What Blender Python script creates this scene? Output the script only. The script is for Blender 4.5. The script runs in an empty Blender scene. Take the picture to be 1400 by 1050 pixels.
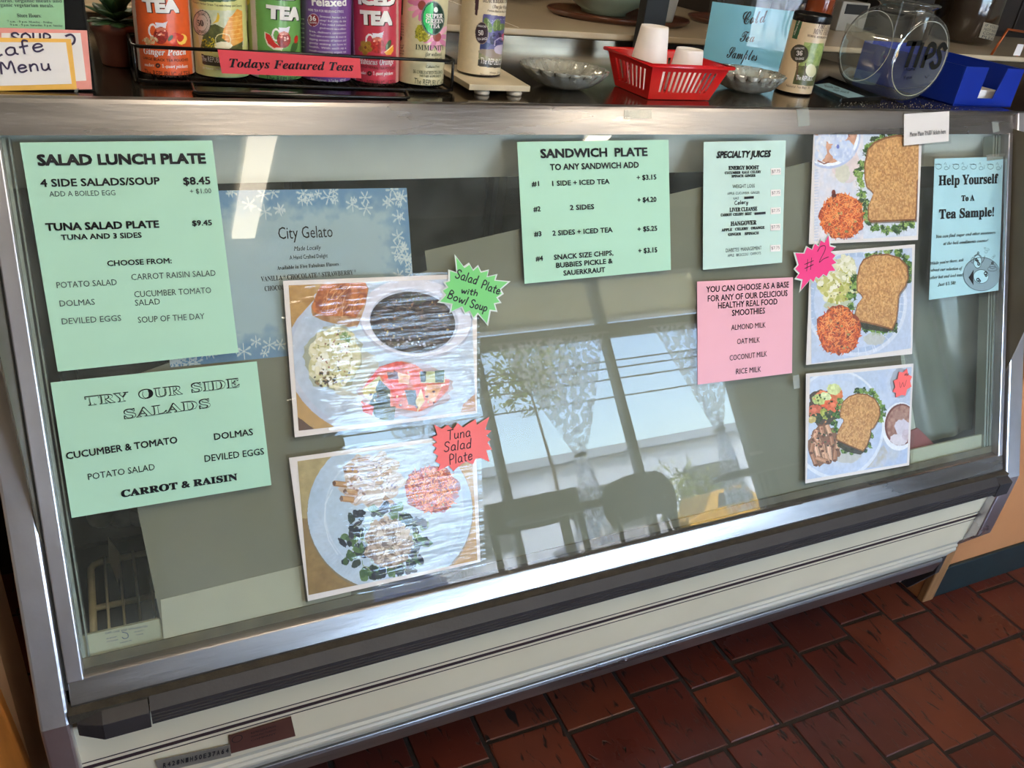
import bpy, math, random
import numpy as np
from mathutils import Matrix, Vector

random.seed(7)
rng = np.random.default_rng(7)
SC = bpy.context.scene
COL = SC.collection
PI = math.pi

# ------------------------------------------------------------------ camera
H = 1.18                                   # height of the top edge of the slanted glass
CAM = np.array([0.14101, -1.14886, 1.47982])
yaw, pitch, roll, FOC = math.radians(28.4434), math.radians(-29.7688), math.radians(7.16085), 1137.28


def cam_axes():
    cy, sy, cp, sp = math.cos(yaw), math.sin(yaw), math.cos(pitch), math.sin(pitch)
    f = np.array([sy * cp, cy * cp, sp]); rt = np.array([cy, -sy, 0.0]); up = np.cross(rt, f)
    c, s = math.cos(roll), math.sin(roll)
    return c * rt + s * up, -s * rt + c * up, f


RT, UP, FW = cam_axes()
cd = bpy.data.cameras.new('camera'); cam = bpy.data.objects.new('camera', cd); COL.objects.link(cam)
cd.sensor_width = 36; cd.lens = FOC / 1400 * 36; cd.clip_start = 0.02; cd.clip_end = 400
cam.matrix_world = Matrix([[RT[0], UP[0], -FW[0], CAM[0]], [RT[1], UP[1], -FW[1], CAM[1]], [RT[2], UP[2], -FW[2], CAM[2]], [0, 0, 0, 1]])
SC.camera = cam

# ------------------------------------------------------------------ world, lights, exposure
world = bpy.data.worlds.new('sky'); SC.world = world; world.use_nodes = True
wn = world.node_tree; bg = wn.nodes['Background']
sky = wn.nodes.new('ShaderNodeTexSky'); sky.sky_type = 'NISHITA'
sky.sun_disc = False; sky.sun_elevation = math.radians(48); sky.sun_rotation = math.radians(20); sky.dust_density = 2.0; sky.ozone_density = 1.5
wn.links.new(sky.outputs[0], bg.inputs[0]); bg.inputs[1].default_value = 1.15

sd = bpy.data.lights.new('sun', 'SUN'); sd.energy = 5.0; sd.angle = math.radians(0.6); sd.color = (1.0, 0.95, 0.86)
sun = bpy.data.objects.new('sun', sd); COL.objects.link(sun)
sun.rotation_euler = Vector((0.35, 1.0, 0.95)).to_track_quat('Z', 'Y').to_euler()   # shines from beyond the back of the building

WALLY = -3.5                                # the window wall behind the photographer
for i, (x0, x1, z0, z1) in enumerate([(1.15, 2.04, 0.48, 1.82), (2.10, 2.96, 0.48, 1.82), (3.03, 3.90, 0.48, 1.82), (1.15, 3.90, 1.90, 2.22)]):
    ld = bpy.data.lights.new('window_portal', 'AREA'); ld.shape = 'RECTANGLE'; ld.size = x1 - x0; ld.size_y = z1 - z0
    ld.cycles.is_portal = True
    lo = bpy.data.objects.new('window_portal', ld); COL.objects.link(lo)
    lo.location = ((x0 + x1) / 2, WALLY - 0.12, (z0 + z1) / 2); lo.rotation_euler = (PI / 2, 0, 0)

VS = SC.view_settings
VS.view_transform = 'Standard'; VS.look = 'None'; VS.gamma = 1.0; VS.use_curve_mapping = False
VS.exposure = 2.05
LAMP = 11.0                                  # brightness of the ceiling light lenses


# ------------------------------------------------------------------ helpers
def lin(c):
    return tuple(((x / 255.0) / 12.92 if x / 255.0 <= 0.04045 else ((x / 255.0 + 0.055) / 1.055) ** 2.4) for x in c)


def nlin(a):
    a = np.asarray(a, float) / 255.0
    return np.where(a <= 0.04045, a / 12.92, ((a + 0.055) / 1.055) ** 2.4)


MATS = {}


def mat(name, col, rough=0.5, metal=0.0, var=0.06, scale=30.0, bump=0.0, bscale=80.0, coat=0.0, stretch=None, spec=0.5, rvar=0.0, alpha_dirt=None):
    """principled material with procedural colour variation, roughness variation and fine relief"""
    if name in MATS: return MATS[name]
    m = bpy.data.materials.new(name); m.use_nodes = True; nt = m.node_tree; N = nt.nodes; L = nt.links
    b = N['Principled BSDF']
    c = lin(col)
    b.inputs['Roughness'].default_value = rough; b.inputs['Metallic'].default_value = metal
    b.inputs['Specular IOR Level'].default_value = spec
    if coat: b.inputs['Coat Weight'].default_value = coat; b.inputs['Coat Roughness'].default_value = 0.08
    tc = N.new('ShaderNodeTexCoord'); src = tc.outputs['Object']
    if stretch:
        mp = N.new('ShaderNodeMapping'); mp.inputs['Scale'].default_value = stretch; L.new(src, mp.inputs[0]); src = mp.outputs[0]
    nz = N.new('ShaderNodeTexNoise'); nz.inputs['Scale'].default_value = scale; nz.inputs['Detail'].default_value = 4; L.new(src, nz.inputs['Vector'])
    mr = N.new('ShaderNodeMapRange'); mr.inputs[1].default_value = 0.3; mr.inputs[2].default_value = 0.7; mr.inputs[3].default_value = 1 - var; mr.inputs[4].default_value = 1 + var
    L.new(nz.outputs[0], mr.inputs[0])
    mx = N.new('ShaderNodeMix'); mx.data_type = 'RGBA'; mx.blend_type = 'MULTIPLY'; mx.inputs[0].default_value = 1
    mx.inputs[6].default_value = (*c, 1); L.new(mr.outputs[0], mx.inputs[7]); L.new(mx.outputs[2], b.inputs['Base Color'])
    if rvar:
        r2 = N.new('ShaderNodeMapRange'); r2.inputs[1].default_value = 0.3; r2.inputs[2].default_value = 0.7; r2.inputs[3].default_value = max(0.02, rough - rvar); r2.inputs[4].default_value = rough + rvar
        n3 = N.new('ShaderNodeTexNoise'); n3.inputs['Scale'].default_value = scale * 0.4; n3.inputs['Detail'].default_value = 5; L.new(src, n3.inputs['Vector'])
        L.new(n3.outputs[0], r2.inputs[0]); L.new(r2.outputs[0], b.inputs['Roughness'])
    if bump:
        n2 = N.new('ShaderNodeTexNoise'); n2.inputs['Scale'].default_value = bscale; n2.inputs['Detail'].default_value = 3; L.new(src, n2.inputs['Vector'])
        bp = N.new('ShaderNodeBump'); bp.inputs['Strength'].default_value = bump; bp.inputs['Distance'].default_value = 0.002
        L.new(n2.outputs[0], bp.inputs['Height']); L.new(bp.outputs[0], b.inputs['Normal'])
    MATS[name] = m
    return m


def print_mat(name, rough=0.5, coat=0.0):
    if name in MATS: return MATS[name]
    m = bpy.data.materials.new(name); m.use_nodes = True; nt = m.node_tree; b = nt.nodes['Principled BSDF']
    a = nt.nodes.new('ShaderNodeAttribute'); a.attribute_name = 'ink'; nt.links.new(a.outputs['Color'], b.inputs['Base Color'])
    b.inputs['Roughness'].default_value = rough
    if coat: b.inputs['Coat Weight'].default_value = coat; b.inputs['Coat Roughness'].default_value = 0.06
    MATS[name] = m
    return m


def thin_glass(name, tint=(0.93, 0.97, 0.95), k=1.0, bump=0.0, bscale=20.0, stretch=None, rough=0.0, smear=0.0, ior=1.5):
    """thin clear sheet: straight-through light plus Fresnel reflection"""
    if name in MATS: return MATS[name]
    m = bpy.data.materials.new(name); m.use_nodes = True; nt = m.node_tree; N = nt.nodes; L = nt.links
    for n in list(N): N.remove(n)
    out = N.new('ShaderNodeOutputMaterial'); tr = N.new('ShaderNodeBsdfTransparent'); tr.inputs[0].default_value = (*tint, 1)
    gl = N.new('ShaderNodeBsdfGlossy'); gl.inputs['Roughness'].default_value = rough
    fr = N.new('ShaderNodeFresnel'); fr.inputs[0].default_value = ior
    geo = N.new('ShaderNodeNewGeometry')
    mu = N.new('ShaderNodeMath'); mu.operation = 'MULTIPLY'; mu.inputs[1].default_value = k; L.new(fr.outputs[0], mu.inputs[0])
    inv = N.new('ShaderNodeMath'); inv.operation = 'SUBTRACT'; inv.inputs[0].default_value = 1; L.new(geo.outputs['Backfacing'], inv.inputs[1])
    m2 = N.new('ShaderNodeMath'); m2.operation = 'MULTIPLY'; m2.use_clamp = True; L.new(mu.outputs[0], m2.inputs[0]); L.new(inv.outputs[0], m2.inputs[1])
    mix = N.new('ShaderNodeMixShader'); L.new(m2.outputs[0], mix.inputs[0]); L.new(tr.outputs[0], mix.inputs[1]); L.new(gl.outputs[0], mix.inputs[2])
    tc = N.new('ShaderNodeTexCoord'); src = tc.outputs['Object']
    if stretch:
        mp = N.new('ShaderNodeMapping'); mp.inputs['Scale'].default_value = stretch; L.new(src, mp.inputs[0]); src = mp.outputs[0]
    if bump:
        nz = N.new('ShaderNodeTexNoise'); nz.inputs['Scale'].default_value = bscale; nz.inputs['Detail'].default_value = 2; L.new(src, nz.inputs['Vector'])
        bp = N.new('ShaderNodeBump'); bp.inputs['Strength'].default_value = bump; bp.inputs['Distance'].default_value = 0.002
        L.new(nz.outputs[0], bp.inputs['Height']); L.new(bp.outputs[0], gl.inputs['Normal'])
    last = mix.outputs[0]
    if smear:
        df = N.new('ShaderNodeBsdfDiffuse'); df.inputs[0].default_value = (0.62, 0.66, 0.62, 1)
        n2 = N.new('ShaderNodeTexNoise'); n2.inputs['Scale'].default_value = 7; n2.inputs['Detail'].default_value = 6; L.new(src, n2.inputs['Vector'])
        mr = N.new('ShaderNodeMapRange'); mr.inputs[1].default_value = 0.42; mr.inputs[2].default_value = 0.85; mr.inputs[3].default_value = smear * 0.35; mr.inputs[4].default_value = smear * 2; L.new(n2.outputs[0], mr.inputs[0])
        x2 = N.new('ShaderNodeMixShader'); L.new(mr.outputs[0], x2.inputs[0]); L.new(last, x2.inputs[1]); L.new(df.outputs[0], x2.inputs[2]); last = x2.outputs[0]
    L.new(last, out.inputs[0])
    MATS[name] = m
    return m


class MB:
    """collects shapes in world coordinates, built as one mesh"""
    def __init__(s): s.v = []; s.f = []; s.n = 0; s.smooth = []; s.marks = []

    def add(s, verts, faces, smooth=False):
        b = s.n
        s.v.extend([tuple(float(c) for c in p) for p in verts]); s.n += len(verts)
        for f in faces: s.f.append(tuple(b + i for i in f)); s.smooth.append(smooth)
        return s

    def box(s, x0, x1, y0, y1, z0, z1):
        v = [(x0, y0, z0), (x1, y0, z0), (x1, y1, z0), (x0, y1, z0), (x0, y0, z1), (x1, y0, z1), (x1, y1, z1), (x0, y1, z1)]
        return s.add(v, [(3, 2, 1, 0), (4, 5, 6, 7), (0, 1, 5, 4), (1, 2, 6, 5), (2, 3, 7, 6), (3, 0, 4, 7)])

    def bar(s, a, b, w, h, up=(0, 0, 1)):
        a = np.array(a, float); b = np.array(b, float); d = b - a; d /= np.linalg.norm(d)
        u = np.cross(d, up); u /= np.linalg.norm(u); v = np.cross(u, d)
        c = [(-w / 2, -h / 2), (w / 2, -h / 2), (w / 2, h / 2), (-w / 2, h / 2)]
        P = [a + u * i + v * j for i, j in c] + [b + u * i + v * j for i, j in c]
        return s.add(P, [(0, 1, 2, 3), (7, 6, 5, 4), (0, 4, 5, 1), (1, 5, 6, 2), (2, 6, 7, 3), (3, 7, 4, 0)])

    def tube(s, pts, r, n=8, closed=False):
        pts = [np.array(p, float) for p in pts]; m = len(pts); V = []; prev = None
        for i, p in enumerate(pts):
            a = pts[i - 1] if (i or closed) else p; b = pts[(i + 1) % m] if (i < m - 1 or closed) else p
            d = b - a; d /= (np.linalg.norm(d) + 1e-12)
            if prev is None:
                u = np.cross(d, (0, 0, 1) if abs(d[2]) < 0.9 else (1, 0, 0))
            else:
                u = prev - d * (prev @ d)
            u /= np.linalg.norm(u); prev = u; w = np.cross(d, u)
            rr = r[i] if hasattr(r, '__len__') else r
            for k in range(n): t = 2 * PI * k / n; V.append(p + (u * math.cos(t) + w * math.sin(t)) * rr)
        F = []
        for i in range(m if closed else m - 1):
            j = (i + 1) % m
            for k in range(n): F.append((i * n + k, i * n + (k + 1) % n, j * n + (k + 1) % n, j * n + k))
        if not closed: F.append(tuple(range(n))[::-1]); F.append(tuple((m - 1) * n + k for k in range(n)))
        return s.add(V, F, True)

    def lathe(s, c, prof, n=40, cap0=False, cap1=False, rf=None, tilt=None, arc=None):
        V = []; F = []; m = len(prof)
        for i, (r, z) in enumerate(prof):
            for k in range(n):
                t = 2 * PI * k / n; q = rf(t, i) if rf else 1
                V.append(np.array([r * q * math.cos(t), r * q * math.sin(t), z]))
        if tilt is not None: V = [tilt @ p for p in V]
        V = [p + np.array(c, float) for p in V]
        for i in range(m - 1):
            for k in range(n): F.append((i * n + k, i * n + (k + 1) % n, (i + 1) * n + (k + 1) % n, (i + 1) * n + k))
        if cap0: F.append(tuple(range(n))[::-1])
        if cap1: F.append(tuple((m - 1) * n + k for k in range(n)))
        return s.add(V, F, True)

    def prism_x(s, prof, x0, x1):
        """profile of (y, z) points extruded along x, capped"""
        n = len(prof); V = [(x0, y, z) for y, z in prof] + [(x1, y, z) for y, z in prof]
        F = [tuple(range(n))[::-1], tuple(range(n, 2 * n))] + [(i, (i + 1) % n, n + (i + 1) % n, n + i) for i in range(n)]
        return s.add(V, F)

    def prism(s, poly, off):
        """polygon of 3-D points extruded by the vector off"""
        n = len(poly); V = [np.array(p, float) for p in poly]; V = V + [p + np.array(off, float) for p in V]
        F = [tuple(range(n)), tuple(range(n, 2 * n))[::-1]] + [(i, n + i, n + (i + 1) % n, (i + 1) % n) for i in range(n)]
        return s.add(V, F)


def root_loc(p):
    while p.parent: p = p.parent
    return np.array(p.location)


def part(name, mb, m, parent=None, bevel=0.0, kind=None, label=None, subdiv=0, autosm=None):
    if parent is not None and parent.parent is None and (name.endswith('lettering') or name in ('label_print', 'picture', 'handwriting', 'price_sticker', 'price_figures', 'letter_highlights')):
        host = [c for c in parent.children if c.name.split('.')[0] in ('paper', 'sheet', 'card', 'body', 'bowl', 'note')]
        if host and name != 'plate_lettering': parent = host[0]
    if name.endswith('lettering') and len(mb.marks) > 1:            # one part for each printed line
        ms = mb.marks + [(mb.n, len(mb.f))]
        if ms[0] != (0, 0): ms = [(0, 0)] + ms
        for (v0, f0), (v1, f1) in zip(ms[:-1], ms[1:]):
            q = MB(); q.v = mb.v[v0:v1]; q.n = v1 - v0; q.f = [tuple(i - v0 for i in f) for f in mb.f[f0:f1]]; q.smooth = mb.smooth[f0:f1]
            if q.f: part(name, q, m, parent)
        return None
    me = bpy.data.meshes.new(name)
    v = np.array(mb.v, float).reshape(-1, 3)
    if parent is not None: v = v - root_loc(parent)
    me.from_pydata(v.tolist(), [], mb.f); me.update()
    if any(mb.smooth): me.polygons.foreach_set('use_smooth', mb.smooth)
    import bmesh
    bm = bmesh.new(); bm.from_mesh(me); bmesh.ops.recalc_face_normals(bm, faces=bm.faces); bm.to_mesh(me); bm.free()
    if m: me.materials.append(m)
    o = bpy.data.objects.new(name, me); COL.objects.link(o)
    if parent is not None: o.parent = parent
    if bevel:
        bv = o.modifiers.new('bevel', 'BEVEL'); bv.width = bevel; bv.segments = 2; bv.limit_method = 'ANGLE'; bv.angle_limit = math.radians(35)
    if subdiv:
        sb = o.modifiers.new('sub', 'SUBSURF'); sb.levels = subdiv; sb.render_levels = subdiv
    if kind: o['kind'] = kind
    if label: o['label'] = label
    return o


def thing(name, label, cat, loc=(0, 0, 0), group=None, kind=None):
    o = bpy.data.objects.new(name, None); COL.objects.link(o); o.location = loc; o.empty_display_size = 0.03
    o['label'] = label; o['category'] = cat
    if group: o['group'] = group
    if kind: o['kind'] = kind
    return o


def struct(name, mb, m, bevel=0.0):
    return part(name, mb, m, None, bevel, kind='structure')


# ------------------------------------------------------------------ placing by what the lens measured
def ray(p):
    d = RT * ((p[0] - 700) / FOC) + UP * (-(p[1] - 525) / FOC) + FW
    return d / np.linalg.norm(d)


class PL:
    """a real plane of the scene: hit() measures where a line of sight meets it, pt() gives back a world point"""
    def __init__(s, P0, ex, ey):
        s.P = np.array(P0, float); s.ex = np.array(ex, float); s.ex /= np.linalg.norm(s.ex)
        ey = np.array(ey, float); ey -= s.ex * (ey @ s.ex); s.ey = ey / np.linalg.norm(ey); s.n = np.cross(s.ex, s.ey); s.warp = None; s.off0 = 0.0

    def hit(s, p):
        d = ray(p); P0 = s.P + s.n * s.off0; t = ((P0 - CAM) @ s.n) / (d @ s.n); Q = CAM + d * t - s.P
        return np.array([Q @ s.ex, Q @ s.ey])

    def pt(s, u, v, off=0.0):
        w = s.warp(u, v) if s.warp else 0.0
        return s.P + s.ex * u + s.ey * v + s.n * (off + w)


class CY:
    """upright cylinder surface facing the photographer; u is arc length from the facing line, v the height"""
    def __init__(s, x, y, r, turn=0.0):
        s.c = np.array([x, y]); s.r = r; d = CAM[:2] - s.c; s.a0 = math.atan2(d[1], d[0]) + turn

    def hit(s, p):
        d = ray(p); o = CAM[:2] - s.c; A = d[:2] @ d[:2]; B = 2 * o @ d[:2]; Cc = o @ o - s.r ** 2; D = B * B - 4 * A * Cc
        t = (-B - math.sqrt(D)) / (2 * A) if D > 0 else -B / (2 * A)
        q = o + d[:2] * t; th = math.atan2(q[1], q[0]) - s.a0
        th = (th + PI) % (2 * PI) - PI
        return np.array([th * s.r, CAM[2] + d[2] * t])

    def pt(s, u, v, off=0.0):
        th = s.a0 + u / s.r; r = s.r + off
        return np.array([s.c[0] + r * math.cos(th), s.c[1] + r * math.sin(th), v])


TA = 0.3985284642918209
SA, CA = math.sin(TA), math.cos(TA)
GP = PL((0, 0, H), (1, 0, 0), (0, SA, CA))
def zp(p, z):
    d = ray(p); t = (z - CAM[2]) / d[2]; return CAM + d * t
def yp(p, y):
    d = ray(p); t = (y - CAM[1]) / d[1]; return CAM + d * t


# ------------------------------------------------------------------ lettering
FONTS = {'serif': (0x1D400, 0x1D41A, 0x1D7CE), 'bi': (0x1D468, 0x1D482, 0x1D7CE), 'script': (0x1D4D0, 0x1D4EA, 0)}
_tc = {}; _cap = {}


def text_raw(s, font, bold):
    key = (s, font, bold)
    if key in _tc: return _tc[key]
    t = s
    if font in FONTS:
        U, Lw, D = FONTS[font]; t = ''
        for c in s:
            if 'A' <= c <= 'Z': t += chr(U + ord(c) - 65)
            elif 'a' <= c <= 'z': t += chr(Lw + ord(c) - 97)
            elif '0' <= c <= '9' and D: t += chr(D + ord(c) - 48)
            else: t += c
    cu = bpy.data.curves.new('t', 'FONT'); cu.body = t; cu.resolution_u = 2; cu.offset = bold
    o = bpy.data.objects.new('t', cu); me = o.to_mesh()
    v = np.zeros(len(me.vertices) * 3); me.vertices.foreach_get('co', v); v = v.reshape(-1, 3)[:, :2].copy()
    f = [tuple(p.vertices) for p in me.polygons]
    o.to_mesh_clear(); bpy.data.objects.remove(o); bpy.data.curves.remove(cu)
    _tc[key] = (v, f)
    return v, f


def T(mb, pl, s, L, R, h, font='sans', bold=0.0, shear=0.0, off=0.0009):
    """a line of type from L to R (as measured along its baseline), capitals h high"""
    v, f = text_raw(s, font, min(bold, 0.0))
    if bold > 0:                                              # heavier type: the outline struck again a hair to each side
        q = bold * .95; n_ = len(v); sh_ = [(-q, -q), (q, -q), (-q, q), (q, q)] + ([(0, -q), (0, q), (-q, 0), (q, 0)] if bold > .03 else [])
        v = np.concatenate([v + np.array(d_) for d_ in sh_]); f = [tuple(i + k * n_ for i in p_) for k in range(len(sh_)) for p_ in f]
    if font not in _cap: _cap[font] = text_raw('H', font, 0.0)[0][:, 1].max()
    v = v.copy(); v[:, 0] += v[:, 1] * shear; v[:, 1] = (v[:, 1] + bold) / (_cap[font] + 2 * bold)
    x0, x1 = v[:, 0].min(), v[:, 0].max(); v[:, 0] = (v[:, 0] - x0) / (x1 - x0)
    A = pl.hit(L); B = pl.hit(R); d = B - A; W = np.linalg.norm(d); d /= W; up = np.array([-d[1], d[0]])
    M_ = ((L[0] + R[0]) / 2, (L[1] + R[1]) / 2)
    hh = np.linalg.norm(pl.hit((M_[0], M_[1] - h)) - pl.hit(M_))
    if isinstance(pl, CY) and W > .006:                      # slice long lettering so it wraps round the tin
        import bmesh
        me = bpy.data.meshes.new('t'); me.from_pydata([(x, y, 0) for x, y in v], [], f); bm = bmesh.new(); bm.from_mesh(me); n_ = int(W / .0028) + 1
        for k in range(1, n_): bmesh.ops.bisect_plane(bm, geom=bm.verts[:] + bm.edges[:] + bm.faces[:], plane_co=(k / n_, 0, 0), plane_no=(1, 0, 0), dist=1e-6)
        bm.verts.index_update(); v = np.array([w_.co[:2] for w_ in bm.verts]); f = [tuple(w_.index for w_ in q_.verts) for q_ in bm.faces]; bm.free(); bpy.data.meshes.remove(me)
    P = [pl.pt(*(A + d * W * x + up * hh * y), off) for x, y in v]
    mb.marks.append((mb.n, len(mb.f)))
    mb.add(P, f)


# single-stroke hand letters on a unit body: x 0..w, y 0 baseline .. 1 cap height
HAND = {
    'S': (.6, [[(.55, .85), (.4, 1), (.15, .95), (.08, .72), (.3, .52), (.52, .35), (.45, .08), (.2, 0), (.02, .14)]]),
    'a': (.55, [[(.45, .5), (.25, .58), (.05, .38), (.07, .08), (.25, 0), (.43, .15), (.46, .5), (.45, .12), (.55, 0)]]),
    'l': (.15, [[(.06, 1), (.05, 0)]]),
    'd': (.55, [[(.45, .45), (.25, .55), (.05, .35), (.07, .06), (.28, 0), (.46, .2)], [(.48, 1), (.46, 0)]]),
    'P': (.58, [[(.08, 0), (.08, 1), (.4, 1), (.55, .8), (.45, .55), (.1, .48)]]),
    't': (.4, [[(.2, .9), (.18, .1), (.35, 0)], [(.0, .6), (.4, .64)]]),
    'e': (.5, [[(.05, .3), (.45, .36), (.4, .55), (.2, .58), (.04, .35), (.1, .05), (.28, 0), (.48, .12)]]),
    'w': (.65, [[(0, .55), (.14, 0), (.3, .45), (.46, 0), (.62, .58)]]),
    'i': (.12, [[(.06, .5), (.06, 0)], [(.06, .75), (.07, .8)]]),
    'h': (.5, [[(.06, 1), (.05, 0)], [(.05, .35), (.25, .56), (.42, .45), (.43, 0)]]),
    'B': (.55, [[(.08, 0), (.08, 1), (.38, .98), (.45, .75), (.1, .55), (.45, .5), (.52, .2), (.35, 0), (.05, 0)]]),
    'o': (.5, [[(.25, .55), (.06, .4), (.05, .12), (.22, 0), (.42, .12), (.44, .4), (.25, .55)]]),
    'u': (.5, [[(.05, .55), (.06, .12), (.22, 0), (.42, .2), (.44, .55), (.45, .1), (.5, 0)]]),
    'p': (.5, [[(.05, .5), (.05, -.42)], [(.05, .4), (.25, .56), (.45, .4), (.4, .1), (.2, 0), (.05, .1)]]),
    'T': (.6, [[(0, .98), (.6, 1)], [(.3, 1), (.28, 0)]]),
    'n': (.5, [[(.05, .55), (.05, 0)], [(.05, .35), (.25, .56), (.42, .45), (.44, 0)]]),
    'C': (.6, [[(.55, .85), (.35, 1), (.08, .75), (.03, .3), (.25, 0), (.58, .12)]]),
    'f': (.4, [[(.4, .9), (.28, 1), (.16, .85), (.15, -.02)], [(0, .5), (.36, .55)]]),
    'M': (.8, [[(.02, 0), (.12, .95), (.4, .35), (.66, .98), (.78, 0)]]),
    '#': (.6, [[(.22, 1), (.12, 0)], [(.48, 1), (.38, 0)], [(0, .66), (.6, .7)], [(0, .3), (.58, .36)]]),
    '2': (.6, [[(.05, .8), (.25, 1), (.5, .9), (.48, .6), (.05, .02), (.3, .06), (.62, .0)]]),
    'x': (.6, [[(.05, .9), (.02, .3), (.2, .1), (.32, .5), (.45, .1), (.6, .35), (.62, .9)]]),
    'k': (.45, [[(.06, 1), (.05, 0)], [(.4, .55), (.08, .25), (.45, 0)]]),
    'Y': (.55, [[(.02, 1), (.27, .5), (.52, 1)], [(.27, .5), (.24, 0)]]),
    'y': (.5, [[(.05, .55), (.1, .15), (.3, .1), (.45, .55), (.4, -.2), (.2, -.42), (.05, -.3)]]),
    'r': (.35, [[(.05, .55), (.05, 0)], [(.05, .35), (.2, .55), (.35, .5)]]),
    'D': (.6, [[(.08, 0), (.08, 1), (.35, .98), (.58, .6), (.45, .1), (.08, 0)]]),
    'O': (.7, [[(.35, 1), (.08, .8), (.03, .3), (.3, 0), (.6, .2), (.65, .7), (.35, 1)]]),
    'U': (.6, [[(.05, 1), (.05, .2), (.28, 0), (.52, .2), (.55, 1)]]),
    'I': (.1, [[(.05, 1), (.05, 0)]]),
    ' ': (.35, []),
}


def smooth(pts, n=4):
    P = [np.array(p, float) for p in pts]
    if len(P) < 3: return P
    o = []
    for i in range(len(P) - 1):
        a = P[max(i - 1, 0)]; b = P[i]; c = P[i + 1]; d = P[min(i + 2, len(P) - 1)]
        for k in range(n):
            t = k / n
            o.append(0.5 * (2 * b + (c - a) * t + (2 * a - 5 * b + 4 * c - d) * t * t + (3 * b - a - 3 * c + d) * t ** 3))
    o.append(P[-1]); return o


def pen(mb, pl, pts, w, off=0.001):
    """flat marker line through 2-D points of the plane"""
    P = [np.array(p, float) for p in pts]; m = len(P); Lf = []; Rt = []
    for i in range(m):
        d = P[min(i + 1, m - 1)] - P[max(i - 1, 0)]; d /= (np.linalg.norm(d) + 1e-9); nn = np.array([-d[1], d[0]])
        e = 0.0 if 0 < i < m - 1 else w * 0.35
        q = P[i] + d * (e if i else -e); Lf.append(q + nn * w / 2); Rt.append(q - nn * w / 2)
    V = [pl.pt(*p, off) for p in Lf + Rt]
    mb.add(V, [(m + i, m + i + 1, i + 1, i) for i in range(m - 1)])


def HW(mb, pl, s, L, R, h, w, off=0.001, shear=0.05):
    """handwriting from L to R, capitals h high, pen w wide"""
    X = 0; st = []
    for c in s:
        ww, ss = HAND.get(c, HAND[' ']); jy = random.uniform(-.03, .03)
        for q in ss: st.append([(X + x + y * shear, y + jy) for x, y in q])
        X += ww + .16
    X -= .16
    A = pl.hit(L); B = pl.hit(R); d = B - A; W = np.linalg.norm(d); d /= W; up = np.array([-d[1], d[0]])
    M_ = ((L[0] + R[0]) / 2, (L[1] + R[1]) / 2); hh = np.linalg.norm(pl.hit((M_[0], M_[1] - h)) - pl.hit(M_))
    for q in st: pen(mb, pl, smooth([A + d * W * x / X + up * hh * y for x, y in q]), w, off)


# ------------------------------------------------------------------ printed pictures (flat ink on paper)
def vnoise(shape, cell):
    h, w = shape; gh, gw = int(h / cell) + 3, int(w / cell) + 3; g = rng.random((gh, gw))
    y = np.arange(h) / cell; x = np.arange(w) / cell; y0 = y.astype(int); x0 = x.astype(int); fy = (y - y0)[:, None]; fx = (x - x0)[None]
    fy = fy * fy * (3 - 2 * fy); fx = fx * fx * (3 - 2 * fx)
    a = g[np.ix_(y0, x0)]; b = g[np.ix_(y0, x0 + 1)]; c = g[np.ix_(y0 + 1, x0)]; d = g[np.ix_(y0 + 1, x0 + 1)]
    return (a * (1 - fx) + b * fx) * (1 - fy) + (c * (1 - fx) + d * fx) * fy


def fnoise(shape, cell):
    return (vnoise(shape, cell) + .5 * vnoise(shape, cell / 2) + .25 * vnoise(shape, max(1.1, cell / 4))) / 1.75


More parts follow.
